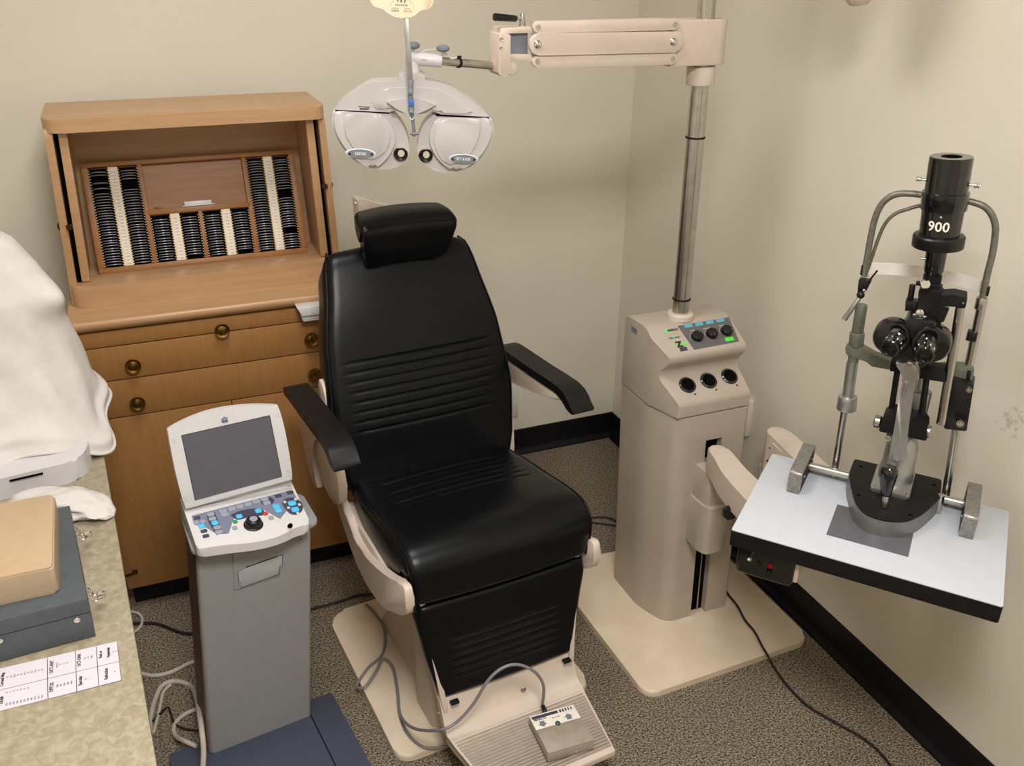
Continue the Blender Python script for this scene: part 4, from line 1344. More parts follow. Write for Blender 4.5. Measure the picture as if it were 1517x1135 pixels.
inR = smooth2([hq(*p, F_) for p in [(1330, 285), (1330, 400), (1290, 520), (1210, 620), (1080, 690), (1000, 640), (945, 540), (930, 440), (950, 340), (1010, 285), (1150, 272)]], 4)
for nm, lb, fc, inn_, ap_, bd, txt in (('left', lobeL, faceL, inL, (628, 600), (270, 592), 'NIDEK'), ('right', lobeR, faceR, inR, (855, 612), (1192, 640), 'RT-5100')):
    L_ = MB().prism(lb, -.030, F_ - .004, HF, bev=.010, seg=4).build('lens_housing', 'phor', po, sharp=50)
    MB().prism(fc, F_ - .012, F_ + .006, HF, bev=.008, seg=4).build('housing_face', 'phor', L_, sharp=50)
    MB().prism(inn_, F_ + .002, F_ + .009, HF, bev=.0035, seg=3).build('inner_panel', 'phor', L_, sharp=50)
    c = hq(*ap_, F_)
    ar = MB().lathe([(.0118, -.004), (.0120, .0025), (.0132, .004), (.0144, .002), (.0150, -.002)], HF @ Matrix.Translation((*c, F_ - .003)), 34).build('aperture', 'steel', L_)
    MB().lathe([(.0060, -.003), (.0062, -.0005), (.0105, .0022), (.0114, .0028), (.0120, .001)], HF @ Matrix.Translation((*c, F_ - .002)), 34).build('aperture_ring', 'black', ar)
    cx_ = c[0] + (.0012 if nm == 'left' else .001)
    MB().lathe([(0, .0022), (.0066, .0022), (.0070, .0)], HF @ Matrix.Translation((cx_, c[1] + .0020, F_ - .001)), 28).build('lens', 'lensview', ar)
    c = hq(*bd, F_ + .008)
    bM = HF @ Matrix.Translation((*c, F_ + .0075)) @ Matrix.Rotation(math.radians(-3), 4, 'Z') @ Matrix.Diagonal((1.5, .50, 1, 1))
    bo = MB().lathe([(0, .0028), (.0178, .0028), (.0196, .002), (.0205, .0)], bM, 40).build('badge_rim', 'white', L_)
    MB().lathe([(0, .0035), (.0172, .0034), (.0178, .0026)], bM, 40).build('badge', 'knobgrey', bo)
    text([(txt, .0078, HF @ Matrix.Translation((*c, F_ + .0112)) @ Matrix.Rotation(math.radians(-3), 4, 'Z'), .0001)], 'labelwhite', bo)
    MB().ball(HF @ Vector((c[0] - .0215, c[1] + .0006, F_ + .0108)), .0024, 12, (1, 1, 1)).ball(HF @ Vector((c[0] + .0215, c[1] - .0010, F_ + .0108)), .0024, 12).build('badge_screw', 'black', bo)
mb = MB()
p = hq(302, 190, F_)
text([('MARCO', .0050, HF @ Matrix.Translation((*p, F_ + .0003)), .0002)], 'ink', yok)
a_, b_2 = hq(248, 166, F_), hq(355, 176, F_)
mb.tube([HF @ Vector((*a_, F_ + .0002)), HF @ Vector((*b_2, F_ + .0002))], .0006, 5, smooth=False); mb.build('logo_line', 'ink', yok)
for a__, b__ in (((38, 199), (530, 227)), ((945, 247), (1424, 266))):
    MB().tube([HF @ Vector((*hq(*a__, F_), F_ - .003)), HF @ Vector((*hq(*b__, F_), F_ - .003))], .0021, 6, smooth=False).build('seam_gap', 'void', po)
# hanging stem, sleeve, knobs, rod
mb = MB()
a_ = HF @ Vector((*hp_(612, 470, 0), 0)); b_2 = HF @ Vector((*hp_(608, 360, 0), 0))
mb.lathe([(0, 0), (.0165, 0), (.0165, .0), (.015, .028), (.0125, .045), (.0125, .050), (0, .050)], Matrix.Translation((a_.x, a_.y, a_.z - .008)), 28)
mb.build('stem', 'white', po)
mb = MB()
s0 = HF @ Vector((*hp_(600, 347, 0), 0)); s1 = HF @ Vector((*hp_(790, 368, 0), 0))
mb.cyl(s0, s1, .0135, .0118, n=30, bev=.002)
sl = mb.build('sleeve', 'white', po)
p = (s0.lerp(s1, .42)); 
text([('N10', .004, frame(p + HN * .0132, s1 - s0, (0, 0, 1)))], 'faint', sl)
for (x, y, yb_) in ((618, 262, 300), (795, 280, 322)):
    t0 = HF @ Vector((*hp_(x, yb_ + 12, 0), 0)); t1 = HF @ Vector((*hp_(x, y + 12, 0), 0))
    kb_ = MB().cyl(t0, t1, .003, n=12).build('knob_stem', 'steel', po)
    MB().lathe([(0, .012), (.008, .0115), (.0125, .008), (.013, .004), (.011, .001), (.006, -.001), (0, -.001)], Matrix.Translation(t1 - Vector((0, 0, .005))), 20).build('clamp_knob', 'knobgrey', kb_)
r0 = s0.lerp(s1, .9)
r1 = Vector((az(100, 390, AY).x, AY, az(100, 395, AY).z))
MB().cyl(r0, r1, .0082, n=26).build('mounting_rod', 'steel', po)
mb = MB(); p = r0.lerp(r1, .29); dr = (r1 - r0).normalized()
mb.lathe([(.008, -.002), (.0102, -.002), (.0102, .002), (.008, .002)], zframe(p, dr), 24); mb.box(-.004, .004, -.002, .002, -.002, .002, Mx=Matrix.Translation(p + Vector((.002, 0, .011))))
mb.build('cable_tie', 'matblack', po)
mb = MB(); pts = [HF @ Vector((*hp_(x, y, -.008), -.008)) for x, y in [(655, 318), (700, 302), (760, 300), (810, 320), (845, 350), (880, 345)]]
mb.tube(pts, .0012, 6); mb.build('thin_cable', 'white', po)
# near point rod with holder and card
nd_ = F_ + .022
npb = MB()
a_ = HF @ Vector((*hp_(603, 545, nd_), nd_)); b_2 = HF @ Vector((*hp_(572, 60, nd_), nd_))
dd = (b_2 - a_).normalized()
bf = frame(a_, dd, ex)
npb.box(0, (b_2 - a_).length, -.0052, .0052, -.002, .002, .0008, bf)
rod = npb.build('near_point_rod', 'satin', po)
mb = MB()
for (x0_, y0_, x1_, y1_, r_1) in ((603, 480, 600, 560, .0055), (598, 560, 604, 640, .0048), (604, 640, 606, 700, .0052), (612, 700, 622, 800, .0034)):
    mb.cyl(HF @ Vector((*hp_(x0_, y0_, nd_), nd_ - .002)), HF @ Vector((*hp_(x1_, y1_, nd_), nd_ - .002)), r_1, n=16, bev=.001)
mb.cyl(HF @ Vector((*hp_(600, 550, nd_), nd_ - .008)), HF @ Vector((*hp_(600, 550, nd_), nd_ + .006)), .0055, n=18, bev=.001)
mb.ball(HF @ Vector((*hp_(605, 672, nd_), nd_ + .003)), .0048)
mb.cyl(HF @ Vector((*hp_(598, 803, nd_), nd_ - .002)), HF @ Vector((*hp_(646, 803, nd_), nd_ - .002)), .0028, n=12)
mb.ball(HF @ Vector((*hp_(622, 805, nd_), nd_ - .002)), .0052)
mb.cyl(HF @ Vector((*hp_(605, 600, nd_), nd_ - .004)), HF @ Vector((*hp_(605, 600, nd_), F_)), .004, n=12)
mb.build('rod_joint', 'knobgrey', po)
mb = MB(); c = hp_(605, 621, nd_ + .004); mb.box(c[0] - .0055, c[0] + .0055, c[1] - .0055, c[1] + .0055, nd_, nd_ + .004, .0008, HF); mb.build('blue_window', 'blueled', po)
mb = MB(); c = hp_(608, 690, nd_); mb.lathe([(.0045, 0), (.0056, .0012), (.0062, 0)], HF @ Matrix.Translation((*c, nd_ + .003)) @ Matrix.Diagonal((1, 1.5, 1, 1)), 22); mb.build('rod_eyelet', 'white', po)
# card
cd_ = nd_ + .004
nc = thing('near_point_card', 'ivory scalloped reading card with letter rows at the top edge above the phoropter', 'reading card', HF @ Vector((0, .26, cd_)), ang)


def hc(x, y): v = HI @ onp(540 + x / 12.64, y / 12.64, HO + HN * cd_, HN); return (v.x, v.y)


h = [hc(*p) for p in [(95, -60), (110, 20), (160, 100), (220, 145), (330, 158), (400, 215), (500, 285), (600, 325), (700, 337), (820, 330), (920, 300), (1000, 240), (1060, 190), (1180, 180), (1250, 130), (1285, 60), (1295, -40)]]
cxm = (h[0][0] + h[-1][0]) / 2; ym = hc(700, -340)[1]
hm = [(p[0], 2 * ym - p[1]) for p in h[::-1]]
cpts = smooth2(h + hm, 3)
crd = MB().prism(cpts, -.0012, .0, HF @ Matrix.Translation((0, 0, cd_)), bev=.0004).build('card', 'pivory', nc)
mb = MB()
its = []
TT = HF @ Matrix.Translation((0, 0, cd_ + .0002))


def ct(s_, x, y, size, b_=.0): c = hc(x, y); return (s_, size, TT @ Matrix.Translation((c[0], c[1], 0)) @ Matrix.Rotation(math.radians(-2), 4, 'Z'), b_)


text([ct('V  R  Z', 690, 20, .0056, .0002), ct('K C H S N O Z', 690, 95, .0034, .0001), ct('H O S D K', 575, 155, .0026), ct('Z V R H S', 805, 165, .0026), ct('S V K O R', 575, 200, .0032, .0001), ct('N D C H Z', 805, 210, .0032), ct('O  K', 690, -60, .009, .0003)], 'ink', crd, 'printed_letters')
mb.tube([TT @ Vector((*hc(830, 5), 0)), TT @ Vector((*hc(920, 90), 0)), TT @ Vector((*hc(925, 170), 0))], .0002, 5, smooth=False)
mb.tube([TT @ Vector((*hc(545, 5), 0)), TT @ Vector((*hc(480, 70), 0)), TT @ Vector((*hc(478, 120), 0))], .0002, 5, smooth=False)
mb.build('printed_line', 'faint', crd)
MB().box(cxm - .012, cxm + .012, h[8][1] + .0, h[8][1] + .03, cd_ - .006, cd_ - .0014, .001, HF).build('card_clip', 'satin', nc)
# ================================================================== SLIT LAMP TABLE
TO = onz(1083, 785, .72)
_fr = onz(1476, 897, .72)
TANG = math.atan2(_fr.y - TO.y, _fr.x - TO.x)
TFm = Matrix.Translation(Vector((TO.x, TO.y, 0))) @ Matrix.Rotation(TANG, 4, 'Z')
TI = TFm.inverted()
tX = Vector(TFm.col[0][:3]); tB = Vector(TFm.col[1][:3])


def tw(a, b, z): return TFm @ Vector((a, b, z))


def tb(px, py, b):     # pixel on the vertical plane at table depth b
    return onp(px, py, tw(0, b, 0), tB)


def tbl(px, py, b): v = TI @ tb(px, py, b); return (v.x, v.z)


def ZA(x, y): return (1220 + x / 4.54, 210 + y / 4.54)


def ZB(x, y): return (1220 + x / 2.91, 430 + y / 2.91)


tab = thing('instrument_table', 'white-topped black-edged table board carrying the slit lamp', 'table', tw(.24, .17, .69), TANG)
TWd, TDp = .482, .338
MB().prism(rrect(0, TWd, 0, TDp, .004), .684, .7185, TFm, bev=.001).build('board', 'matblack', tab)
MB().prism(rrect(.0005, TWd - .0005, .0005, TDp - .0005, .004), .718, .7205, TFm, bev=.0008).build('laminate_top', 'laminate', tab)
MB().box(.168, .318, .073, .193, .7203, .7216, .0004, TFm).build('sliding_mat', 'mat', tab)
mb = MB(); mb.box(.014, .128, .016, .15, .612, .685, .010, TFm, 3)
pw = mb.build('power_box', 'glossblack', tab)
mb = MB(); mb.box(.127, .137, .02, .15, .625, .684, .004, TFm); mb.build('box_bracket', 'beige', tab)
mb = MB(); p = tw(.082, .015, .653); mb.lathe([(0, .006), (.004, .0055), (.0055, .003), (.006, 0)], zframe(p, -tB), 18); mb.build('pilot_light', 'redlens', pw)
mb = MB(); p = tw(.042, .015, .657); mb.cyl(p, p - tB * .005, .0045, n=16); mb.cyl(p, p - tB * .014 + Vector((0, 0, .006)), .0018, .0026, n=12); mb.build('toggle_switch', 'chrome', pw)
mb = MB(); p = tw(.082, .015, .637); mb.cyl(p, p - tB * .006, .006, n=18, bev=.001); p = tw(.060, .015, .650); mb.cyl(p, p - tB * .004, .005, n=18, bev=.001); mb.build('fuse_holder', 'black', pw)
MB().lathe([(0, 0), (.018, 0), (.018, .012), (0, .012)], TFm @ Matrix.Translation((.235, .045, .672)), 28).build('mount_disc', 'beige', tab)

# rail covers (metal hand brackets) at both ends of the axle
for i, (a_, lbl) in enumerate(((.064, 'grey hammered metal rail cover at the left side of the white table'), (.396, 'grey hammered metal rail cover at the right side of the white table'))):
    t = thing('rail_cover', lbl, 'rail cover', tw(a_ + .013, .27, .7205), TANG, 'rail covers on the slit lamp table')
    pts = roundpoly([(.192, .7207), (.192, .764), (.200, .772), (.335, .772), (.335, .7207), (.322, .7207), (.322, .757), (.210, .757), (.210, .7207)], [.002, .008, .004, .008, .002, .002, .004, .004, .002])
    pts = roundpoly([(.192, .7207), (.192, .772), (.335, .772), (.335, .7207)], [.002, .012, .012, .002])
    MB().prism(pts, a_, a_ + .026, TFm @ frame((0, 0, 0), (0, 1, 0), (0, 0, 1)), bev=.003).build('cover', 'castgrey', t)
    s_ = 1 if i == 0 else -1
    xx = a_ + .026 if i == 0 else a_
    mb = MB(); mb.box(min(xx, xx + s_ * .0006), max(xx, xx + s_ * .0006), .205, .322, .7215, .764, 0, TFm); mb.build('rack_opening', 'matblack', t)
    mb = MB()
    for y_ in (.225, .275, .305): mb.ball(tw(xx, y_, .748), .0028, 10)
    mb.build('rack_pin', 'chrome', t)

# ================================================================== SLIT LAMP
sl_ = thing('slit_lamp', 'black and silver slit lamp microscope with tall lamp tower standing on the white table', 'slit lamp', tw(.26, .23, .7205), TANG)
# base with rounded front
bp = [(.172, .333), (.348, .333), (.352, .255)] + [(.325, .172), (.300, .130), (.262, .114), (.228, .118), (.203, .150), (.178, .235), (.172, .265)]
bpr = roundpoly(bp, [.006, .006, .02, .02, .025, .025, .025, .02, .02, .01], 5)
base = MB().prism(bpr, .7215, .756, TFm, bev=.002).build('cross_slide_base', 'basesilver', sl_)
cx0, cy0 = .262, .23
MB().prism([(cx0 + (p[0] - cx0) * .985, cy0 + (p[1] - cy0) * .985) for p in bpr], .7555, .7595, TFm, bev=.0008).build('cover_plate', 'matblack', base)
for a_, b_2 in ((.190, .305), (.335, .30), (.205, .185), (.305, .160)):
    MB().lathe([(0, .0002), (.0035, .0004), (.004, 0)], TFm @ Matrix.Translation((a_, b_2, .7596)), 14).build('plate_screw', 'void', base)
MB().cyl(tw(.086, .285, .742), tw(.400, .285, .742), .0088, n=24).build('axle', 'steel', sl_)
MB().cyl(tw(.086, .305, .730), tw(.400, .305, .730), .0055, n=18).build('guide_rod', 'steel', sl_)
mb = MB(); mb.cyl(tw(.352, .262, .722), tw(.352, .262, .764), .007, n=20, bev=.002); mb.build('lock_post', 'steel', base)
# joystick
jb = Vector(tw(.256, .165, .759)); jt = tw(.250, .178, .842)
mb = MB(); mb.cyl(jb, jb.lerp(jt, .34), .0075, .0065, n=22, bev=.0015); js = mb.build('joystick_collar', 'steel', sl_)
MB().lathe([(.0, .0), (.0095, 0), (.0105, .004), (.0112, .012), (.0148, .034), (.0165, .046), (.0160, .055), (.012, .0605), (0, .0625)], zframe(jb.lerp(jt, .30), jt - jb), 28).build('joystick_grip', 'glossblack', js)
MB().ball(jb, .004).build('joystick_tip', 'chrome', js)
# silver foot and pedestal
MB().prism(rrect(.221, .296, .212, .322, .006), .7595, .769, TFm, bev=.002).build('silver_foot', 'satin', sl_)
for a_, b_2 in ((.228, .220), (.289, .220)):
    MB().lathe([(0, .0004), (.0035, .0004), (.0045, -.0002)], TFm @ Matrix.Translation((a_, b_2, .7692)), 14).build('foot_screw', 'steel', sl_)
mb = MB(); mb.lathe([(0, 0), (.034, 0), (.033, .030), (.032, .032), (.031, .075), (.026, .092), (.018, .100), (0, .100)], Matrix.Translation(tw(.261, .275, .769)), 32)
ped = mb.build('pedestal', 'satin', sl_)
# curved microscope arm in front of the pedestal
bA = .205
armp = [ZB(*p) for p in [(288, 722), (350, 722), (362, 640), (372, 560), (385, 470), (400, 400), (414, 370), (412, 345), (395, 315), (372, 302), (345, 312), (320, 300), (314, 312), (330, 335), (343, 370), (340, 400), (325, 480), (312, 560), (298, 640)]]
pts = [tbl(px, py, bA) for px, py in armp]
TAF = TFm @ frame((0, 0, 0), (1, 0, 0), (0, 0, 1))       # local z = toward the operator (-b)
MB().prism(smooth2(pts, 3), -bA - .012, -bA + .012, TAF, bev=.004, seg=3).build('microscope_arm', 'satin', sl_)
mb = MB()
sp_ = [tbl(*ZB(x, y), bA - .012) for x, y in [(358, 395), (350, 430), (346, 448)]]
mb.tube([TAF @ Vector((p[0], p[1], -bA + .0123)) for p in sp_], .004, 8, smooth=False); mb.build('arm_recess', 'castgrey', sl_)
MB().cyl(TAF @ Vector((*tbl(*ZB(372, 318), bA - .012), -bA + .010)), TAF @ Vector((*tbl(*ZB(372, 318), bA - .012), -bA + .0145)), .0055, n=22, bev=.001).build('arm_screw', 'steel', sl_)
mb = MB(); mb.cyl(tw(.262, .285, .82), tw(.262, .285, 1.00), .013, n=24, bev=.002); mb.cyl(tw(.272, .28, .905), tw(.272, .28, .97), .020, n=24, bev=.002); mb.build('centre_column', 'satin', sl_)
# black bridge with silver knobs and two upright rods
kb1 = [tbl(*ZB(*p), .235) for p in [(243, 590), (262, 530), (300, 512), (430, 548), (452, 570), (448, 632), (350, 612)]]
MB().prism(roundpoly(kb1, .003), -.262, -.215, TAF, bev=.003).build('bridge', 'matblack', sl_)
for x, y, s_ in ((218, 562, -1), (462, 612, 1)):
    p = tbl(*ZB(x, y), .235); c = tw(p[0], .235, p[1])
    MB().lathe([(0, -.002), (.007, -.002), (.008, 0), (.0115, .004), (.013, .005), (.013, .014), (.011, .016), (0, .016)], zframe(c - tX * s_ * .016, tX * s_), 20).build('bridge_knob', 'steel', sl_)
p = tbl(*ZB(288, 612), .22); MB().cyl(tw(p[0], .22, p[1]), tw(p[0], .19, p[1]), .0055, n=18, bev=.001).build('centring_screw', 'steel', sl_)
p = tbl(*ZB(385, 635), .22); MB().cyl(tw(p[0] - .01, .24, p[1]), tw(p[0] + .012, .235, p[1]), .006, n=18, bev=.001).build('centring_screw', 'steel', sl_)
for (x0_, y0_, x1_, y1_) in ((318, 350, 290, 530), (445, 372, 420, 565)):
    MB().cyl(tb(*ZB(x0_, y0_), .25), tb(*ZB(x1_, y1_), .25), .0058, n=16).build('upright_rod', 'black', sl_)
kb2 = [tbl(*ZB(*p), .235) for p in [(285, 350), (288, 312), (345, 322), (395, 350), (440, 330), (520, 345), (525, 400), (440, 385), (360, 360)]]
MB().prism(kb2, -.27, -.235, TAF, bev=.002).build('microscope_mount', 'matblack', sl_)
# microscope: two drums, housing between, eyepieces
drb = .20
dc = []
for (x, y, r_1) in ((293, 208, .0335), (462, 235, .0345)):
    p = tbl(*ZB(x, y), drb); dc.append(p)
    o = MB().lathe([(0, -.004), (r_1 - .004, -.004), (r_1, 0), (r_1, .026), (r_1 - .003, .030), (r_1 - .008, .031), (0, .031)][::1], zframe(tw(p[0], drb + .028, p[1]), -tB), 40).build('prism_drum', 'glossblack', sl_)
mb = MB()
hs = [tbl(*ZB(*p), .22) for p in [(350, 130), (372, 108), (470, 118), (490, 150), (470, 300), (300, 290)]]
mb.prism(roundpoly(hs, .004), -.30, -.205, TAF, bev=.004); 
mb.cyl(tw(.235, .30, 1.085), tw(.235, .335, 1.085), .024, n=28, bev=.003)
mb.build('microscope_body', 'black', sl_)
for (x, y, x2, y2) in ((318, 205, 283, 252), (440, 228, 434, 282)):
    p0 = tw(*((tbl(*ZB(x, y), .175)[0], .175, tbl(*ZB(x, y), .175)[1])))
    p1 = tb(*ZB(x2, y2), .128)
    d = (p1 - p0)
    L = d.length
    ep = MB().lathe([(0, 0), (.0185, 0), (.0185, L * .3), (.0165, L * .34), (.0165, L * .55), (.0155, L * .58), (.0155, L * .80), (.0170, L * .84), (.0170, L), (.0150, L + .002), (.0120, L + .0015), (.0105, L - .004)], zframe(p0, d), 34).build('eyepiece', 'glossblack', sl_)
    MB().lathe([(0, L - .003), (.0085, L - .004), (.0108, L - .0045)], zframe(p0, d), 28).build('eye_lens', 'glossblack', ep)
    mb = MB()
    for k in range(10):
        t_ = 2 * PI * k / 10
        mb.box(.0163, .0170, -.0008, .0008, L * .60, L * .66 + (k % 3) * .002, 0, zframe(p0, d) @ Matrix.Rotation(t_, 4, 'Z'))
    mb.build('dioptre_mark', 'labelwhite', ep)
# block above the microscope with arm to the right and its long rod
mb = MB()
bk = [tbl(*ZA(*p), .24) for p in [(635, 1100), (640, 1000), (660, 990), (790, 992), (790, 1030), (870, 1025), (960, 1045), (958, 1110), (800, 1100), (800, 1135), (785, 1250), (640, 1240)]]
mb.prism(roundpoly(bk, .002), -.275, -.235, TAF, bev=.002); mb.build('lamp_bracket', 'matblack', sl_)
MB().cyl(tb(*ZB(590, 72), .25), tb(*ZB(505, 575), .25), .0082, n=24).build('lamp_arm_rod', 'steel', sl_)
p = tb(*ZA(940, 1085), .234); MB().cyl(p, p - tB * .0015, .0018, n=12).build('bracket_screw', 'steel', sl_)
mb = MB(); mb.cyl(tb(*ZA(600, 960), .26), tb(*ZA(580, 1080), .26), .0055, n=16, bev=.001)
q_ = [tbl(*ZA(*p), .25) for p in [(548, 1135), (553, 1065), (635, 1075), (635, 1135)]]
mb.prism(q_, -.27, -.245, TAF, bev=.002); mb.build('filter_lever', 'black', sl_)
mb = MB(); mb.cyl(tb(*ZB(520, 70), .26), tb(*ZB(495, 130), .26), .010, n=20, bev=.002); mb.build('width_knob', 'black', sl_)
mb = MB(); mb.cyl(tb(*ZB(418, 88), .235), tb(*ZB(415, 100), .215), .0075, n=18, bev=.002); mb.box(-.012, .012, -.004, .004, -.003, .003, .001, Matrix.Translation(tb(*ZB(415, 110), .225)) @ Matrix.Rotation(TANG, 4, 'Z')); mb.build('tilt_catch', 'chrome', sl_)
# lamp tower
bT = .27
ax0 = tb(*ZA(735, 900), bT); ax1 = tb(*ZA(862, 98), bT)
# axis from neck bottom to tower top
Lt = (ax1 - ax0).length; AX = zframe(ax0, ax1 - ax0, tuple(tX))


def tz(x, y):      # height along the axis of a crop point
    p = tb(*ZA(x, y), bT); return (p - ax0).dot((ax1 - ax0).normalized())


zt_ = Lt; z1_ = tz(820, 335); z2_ = tz(800, 455); z3_ = tz(765, 625); z4_ = tz(758, 705)
tower = MB().lathe([(.0, zt_ - .03), (.0175, zt_ - .03), (.0175, zt_ - .001), (.0185, zt_), (.0345, zt_), (.0362, zt_ - .002), (.0362, z1_ + .001), (.0375, z1_)], AX, 44).build('lamp_cap', 'glossblack', sl_)
MB().lathe([(.0365, z1_ + .001), (.0395, z1_), (.0395, z2_ + .002), (.038, z2_), (.0, z2_)], AX, 44).build('heat_shield', 'glossblack', sl_)
MB().lathe([(.0358, z2_ + .002), (.0348, z3_), (.0, z3_)], AX, 44).build('lamp_barrel', 'glossblack', sl_)
MB().lathe([(0, z3_ + .002), (.034, z3_ + .002), (.042, z3_ + .001), (.0445, z3_ - .002), (.0445, z4_ + .002), (.043, z4_), (.0, z4_)], AX, 44).build('collar_disc', 'black', sl_)
MB().lathe([(.0, z4_ + .002), (.0185, z4_), (.0180, .03), (.0175, .012), (.014, .0), (0, -.002)], AX, 32).build('tower_neck', 'glossblack', sl_)
mb = MB(); mb.lathe([(0, -.03), (.016, -.03), (.016, .002), (0, .002)], AX, 24); mb.build('neck_foot', 'matblack', sl_)
for (x, y, s_) in ((690, 250, -1), (975, 297, 1)):
    c = AX @ Vector((0, 0, tz((690 + 975) / 2 - 5, y + s_ * -24 if False else y + (23 if s_ < 0 else -23)))) ; d = tX * s_
    MB().lathe([(0, 0), (.0022, 0), (.0022, .0075), (.0048, .0085), (.0048, .011), (.0028, .0125), (.0048, .014), (.0045, .0165), (0, .017)], zframe(c + d * .0355, d), 18).build('lamp_screw', 'chrome', sl_)
MB().ball(AX @ Vector((0, -.0372, z2_ - .006)), .0026).build('set_screw', 'satin', sl_)
zc = tz(780, 545)
fwd = (Vector(AX.col[1][:3]))
# digits wrapped round the barrel
me = textmesh('900', .0250, Matrix.Identity(4), .0003, bold=.0004)
mb = MB(); mb.bm.from_mesh(me); bpy.data.meshes.remove(me)
bmesh.ops.subdivide_edges(mb.bm, edges=[e for e in mb.bm.edges if e.calc_length() > .004], cuts=2)
sgn = -1 if fwd.dot(tB) > 0 else 1
phi0 = 0
Rb = .0356
for v in mb.bm.verts:
    ph = (v.co.x - .0015) / Rb
    z_ = v.co.z
    loc = Vector((math.sin(ph) * (Rb + z_), sgn * math.cos(ph) * (Rb + z_), zc + v.co.y + (v.co.x) * -.02))
    v.co = AX @ loc
mb.build('number_lettering', 'labelwhite', sl_)
p = tb(*ZA(682, 962), .225)
MB().lathe([(0, -.02), (.004, -.02), (.004, -.001), (.0085, 0), (.009, .002), (.009, .008), (.007, .010), (0, .010)], zframe(p + tB * .004, -tB + Vector((0, 0, .25))), 20).build('slit_knob', 'chrome', sl_)
MB().box(-.020, .022, -.006, .008, -.003, .003, .001, Matrix.Translation(tb(*ZA(700, 962), .255)) @ Matrix.Rotation(TANG, 4, 'Z')).build('cross_lever', 'matblack', sl_)
MB().cyl(tb(*ZA(650, 785), .25), tb(*ZA(690, 788), .25), .0018, n=10).build('filter_pin', 'steel', sl_)

# ================================================================== CHIN REST FRAME
cr_ = thing('chin_rest', 'grey tubular head and chin rest frame behind the slit lamp', 'headrest frame', tw(.24, .31, .7205), TANG)
bP = .312
lp0 = tw(.140, bP, .7207)
mb = MB(); mb.cyl(lp0, tb(*ZB(90, 520), bP), .0072, n=20); mb.lathe([(0, 0), (.013, 0), (.012, .006), (0, .006)], Matrix.Translation(lp0), 20)
mb.build('left_post', 'steel', cr_)
mb = MB(); a_ = tb(*ZB(98, 515), bP); b_2 = tb(*ZB(105, 455), bP); mb.cyl(a_, b_2, .0200, .0190, n=34, bev=.003); mb.build('height_ring', 'satin', cr_)
MB().cyl(b_2, tb(*ZB(125, 308), bP), .0115, n=24).build('sleeve', 'satin', cr_)
mb = MB(); mb.cyl(tb(*ZB(127, 310), bP), tb(*ZB(135, 235), bP), .0105, n=24); mb.cyl(tb(*ZB(140, 240), bP), tb(*ZB(146, 180), bP), .0145, n=26, bev=.003); mb.cyl(tb(*ZB(146, 182), bP), tb(*ZB(165, 62), bP), .0115, n=24, bev=.002)
mb.build('left_holder', 'greengrey', cr_)
bar = [tbl(*ZB(*p), bP) for p in [(97, 232), (100, 270), (200, 305), (205, 320), (290, 335), (430, 345), (490, 365), (600, 395), (645, 380), (648, 320), (560, 315), (480, 320), (400, 322), (290, 295), (220, 270), (165, 238)]]
MB().prism(roundpoly(bar, .004), -bP - .011, -bP + .011, TAF, bev=.004).build('chin_bar', 'greengrey', cr_)
# bow
bow = [tb(*ZA(x, y), bP) for x, y in [(275, 905), (290, 800), (318, 640), (345, 520), (385, 430), (440, 375), (510, 350), (600, 350), (680, 360), (800, 372), (900, 385), (985, 402), (1070, 430), (1125, 480), (1155, 560), (1152, 650), (1135, 760), (1105, 880), (1080, 990), (1070, 1060)]]
MB().tube(bow, .0062, 14, sub=4).build('bow_tube', 'tubegrey', cr_)
bow2 = [tb(*ZA(x, y), bP + .01) for x, y in [(285, 890), (300, 850), (345, 720), (385, 610), (430, 530), (490, 480), (560, 455), (660, 428), (740, 430)]]
MB().tube(bow2, .0036, 10, sub=4).build('inner_bow', 'tubegrey', cr_)
rp = [tb(*ZB(x, y), bP) for x, y in [(688, 35), (675, 90), (625, 335)]]
mb = MB(); mb.cyl(rp[0], rp[2], .0085, n=22); mb.cyl(tb(*ZB(672, 80), bP), tb(*ZB(684, 30), bP), .0098, n=22, bev=.001); mb.build('right_post', 'steel', cr_)
mb = MB(); mb.cyl(tb(*ZB(600, 420), bP), tw(.362, bP, .7207), .0080, n=22); mb.build('right_post', 'steel', cr_)
mb = MB(); q_ = [tbl(*ZB(*p), bP - .02) for p in [(548, 375), (650, 400), (618, 600), (520, 588)]]
mb.prism(roundpoly(q_, .003), -bP - .016, -bP + .030, TAF, bev=.003)
q_ = [tbl(*ZB(*p), bP - .02) for p in [(515, 400), (552, 378), (520, 590), (492, 580)]]
mb.prism(q_, -bP - .010, -bP + .018, TAF, bev=.002)
blk = mb.build('height_block', 'black', cr_)
for (x, y, r_1) in ((628, 427, .0055), (590, 572, .0075)):
    p = tb(*ZB(x, y), bP - .030)
    MB().lathe([(0, .004), (r_1 * .3, .003), (r_1 * .5, .005), (r_1, .005), (r_1 * 1.1, 0)], zframe(p, -tB), 22).build('block_knob', 'steel', blk)
p = tb(*ZB(590, 545), bP - .030); MB().cyl(p + tB * .012, p, .013, n=26, bev=.002).build('focus_knob', 'black', blk)
mb = MB(); mb.box(-.009, .009, -.008, .008, -.010, .010, .002, Matrix.Translation(tb(*ZB(640, 195), bP - .004)) @ Matrix.Rotation(TANG, 4, 'Z')); mb.build('post_clip', 'black', cr_)
mb = MB(); mb.cyl(tb(*ZB(622, 385), bP - .004), tb(*ZB(630, 340), bP - .004), .008, n=18, bev=.001); mb.build('post_foot', 'black', cr_)
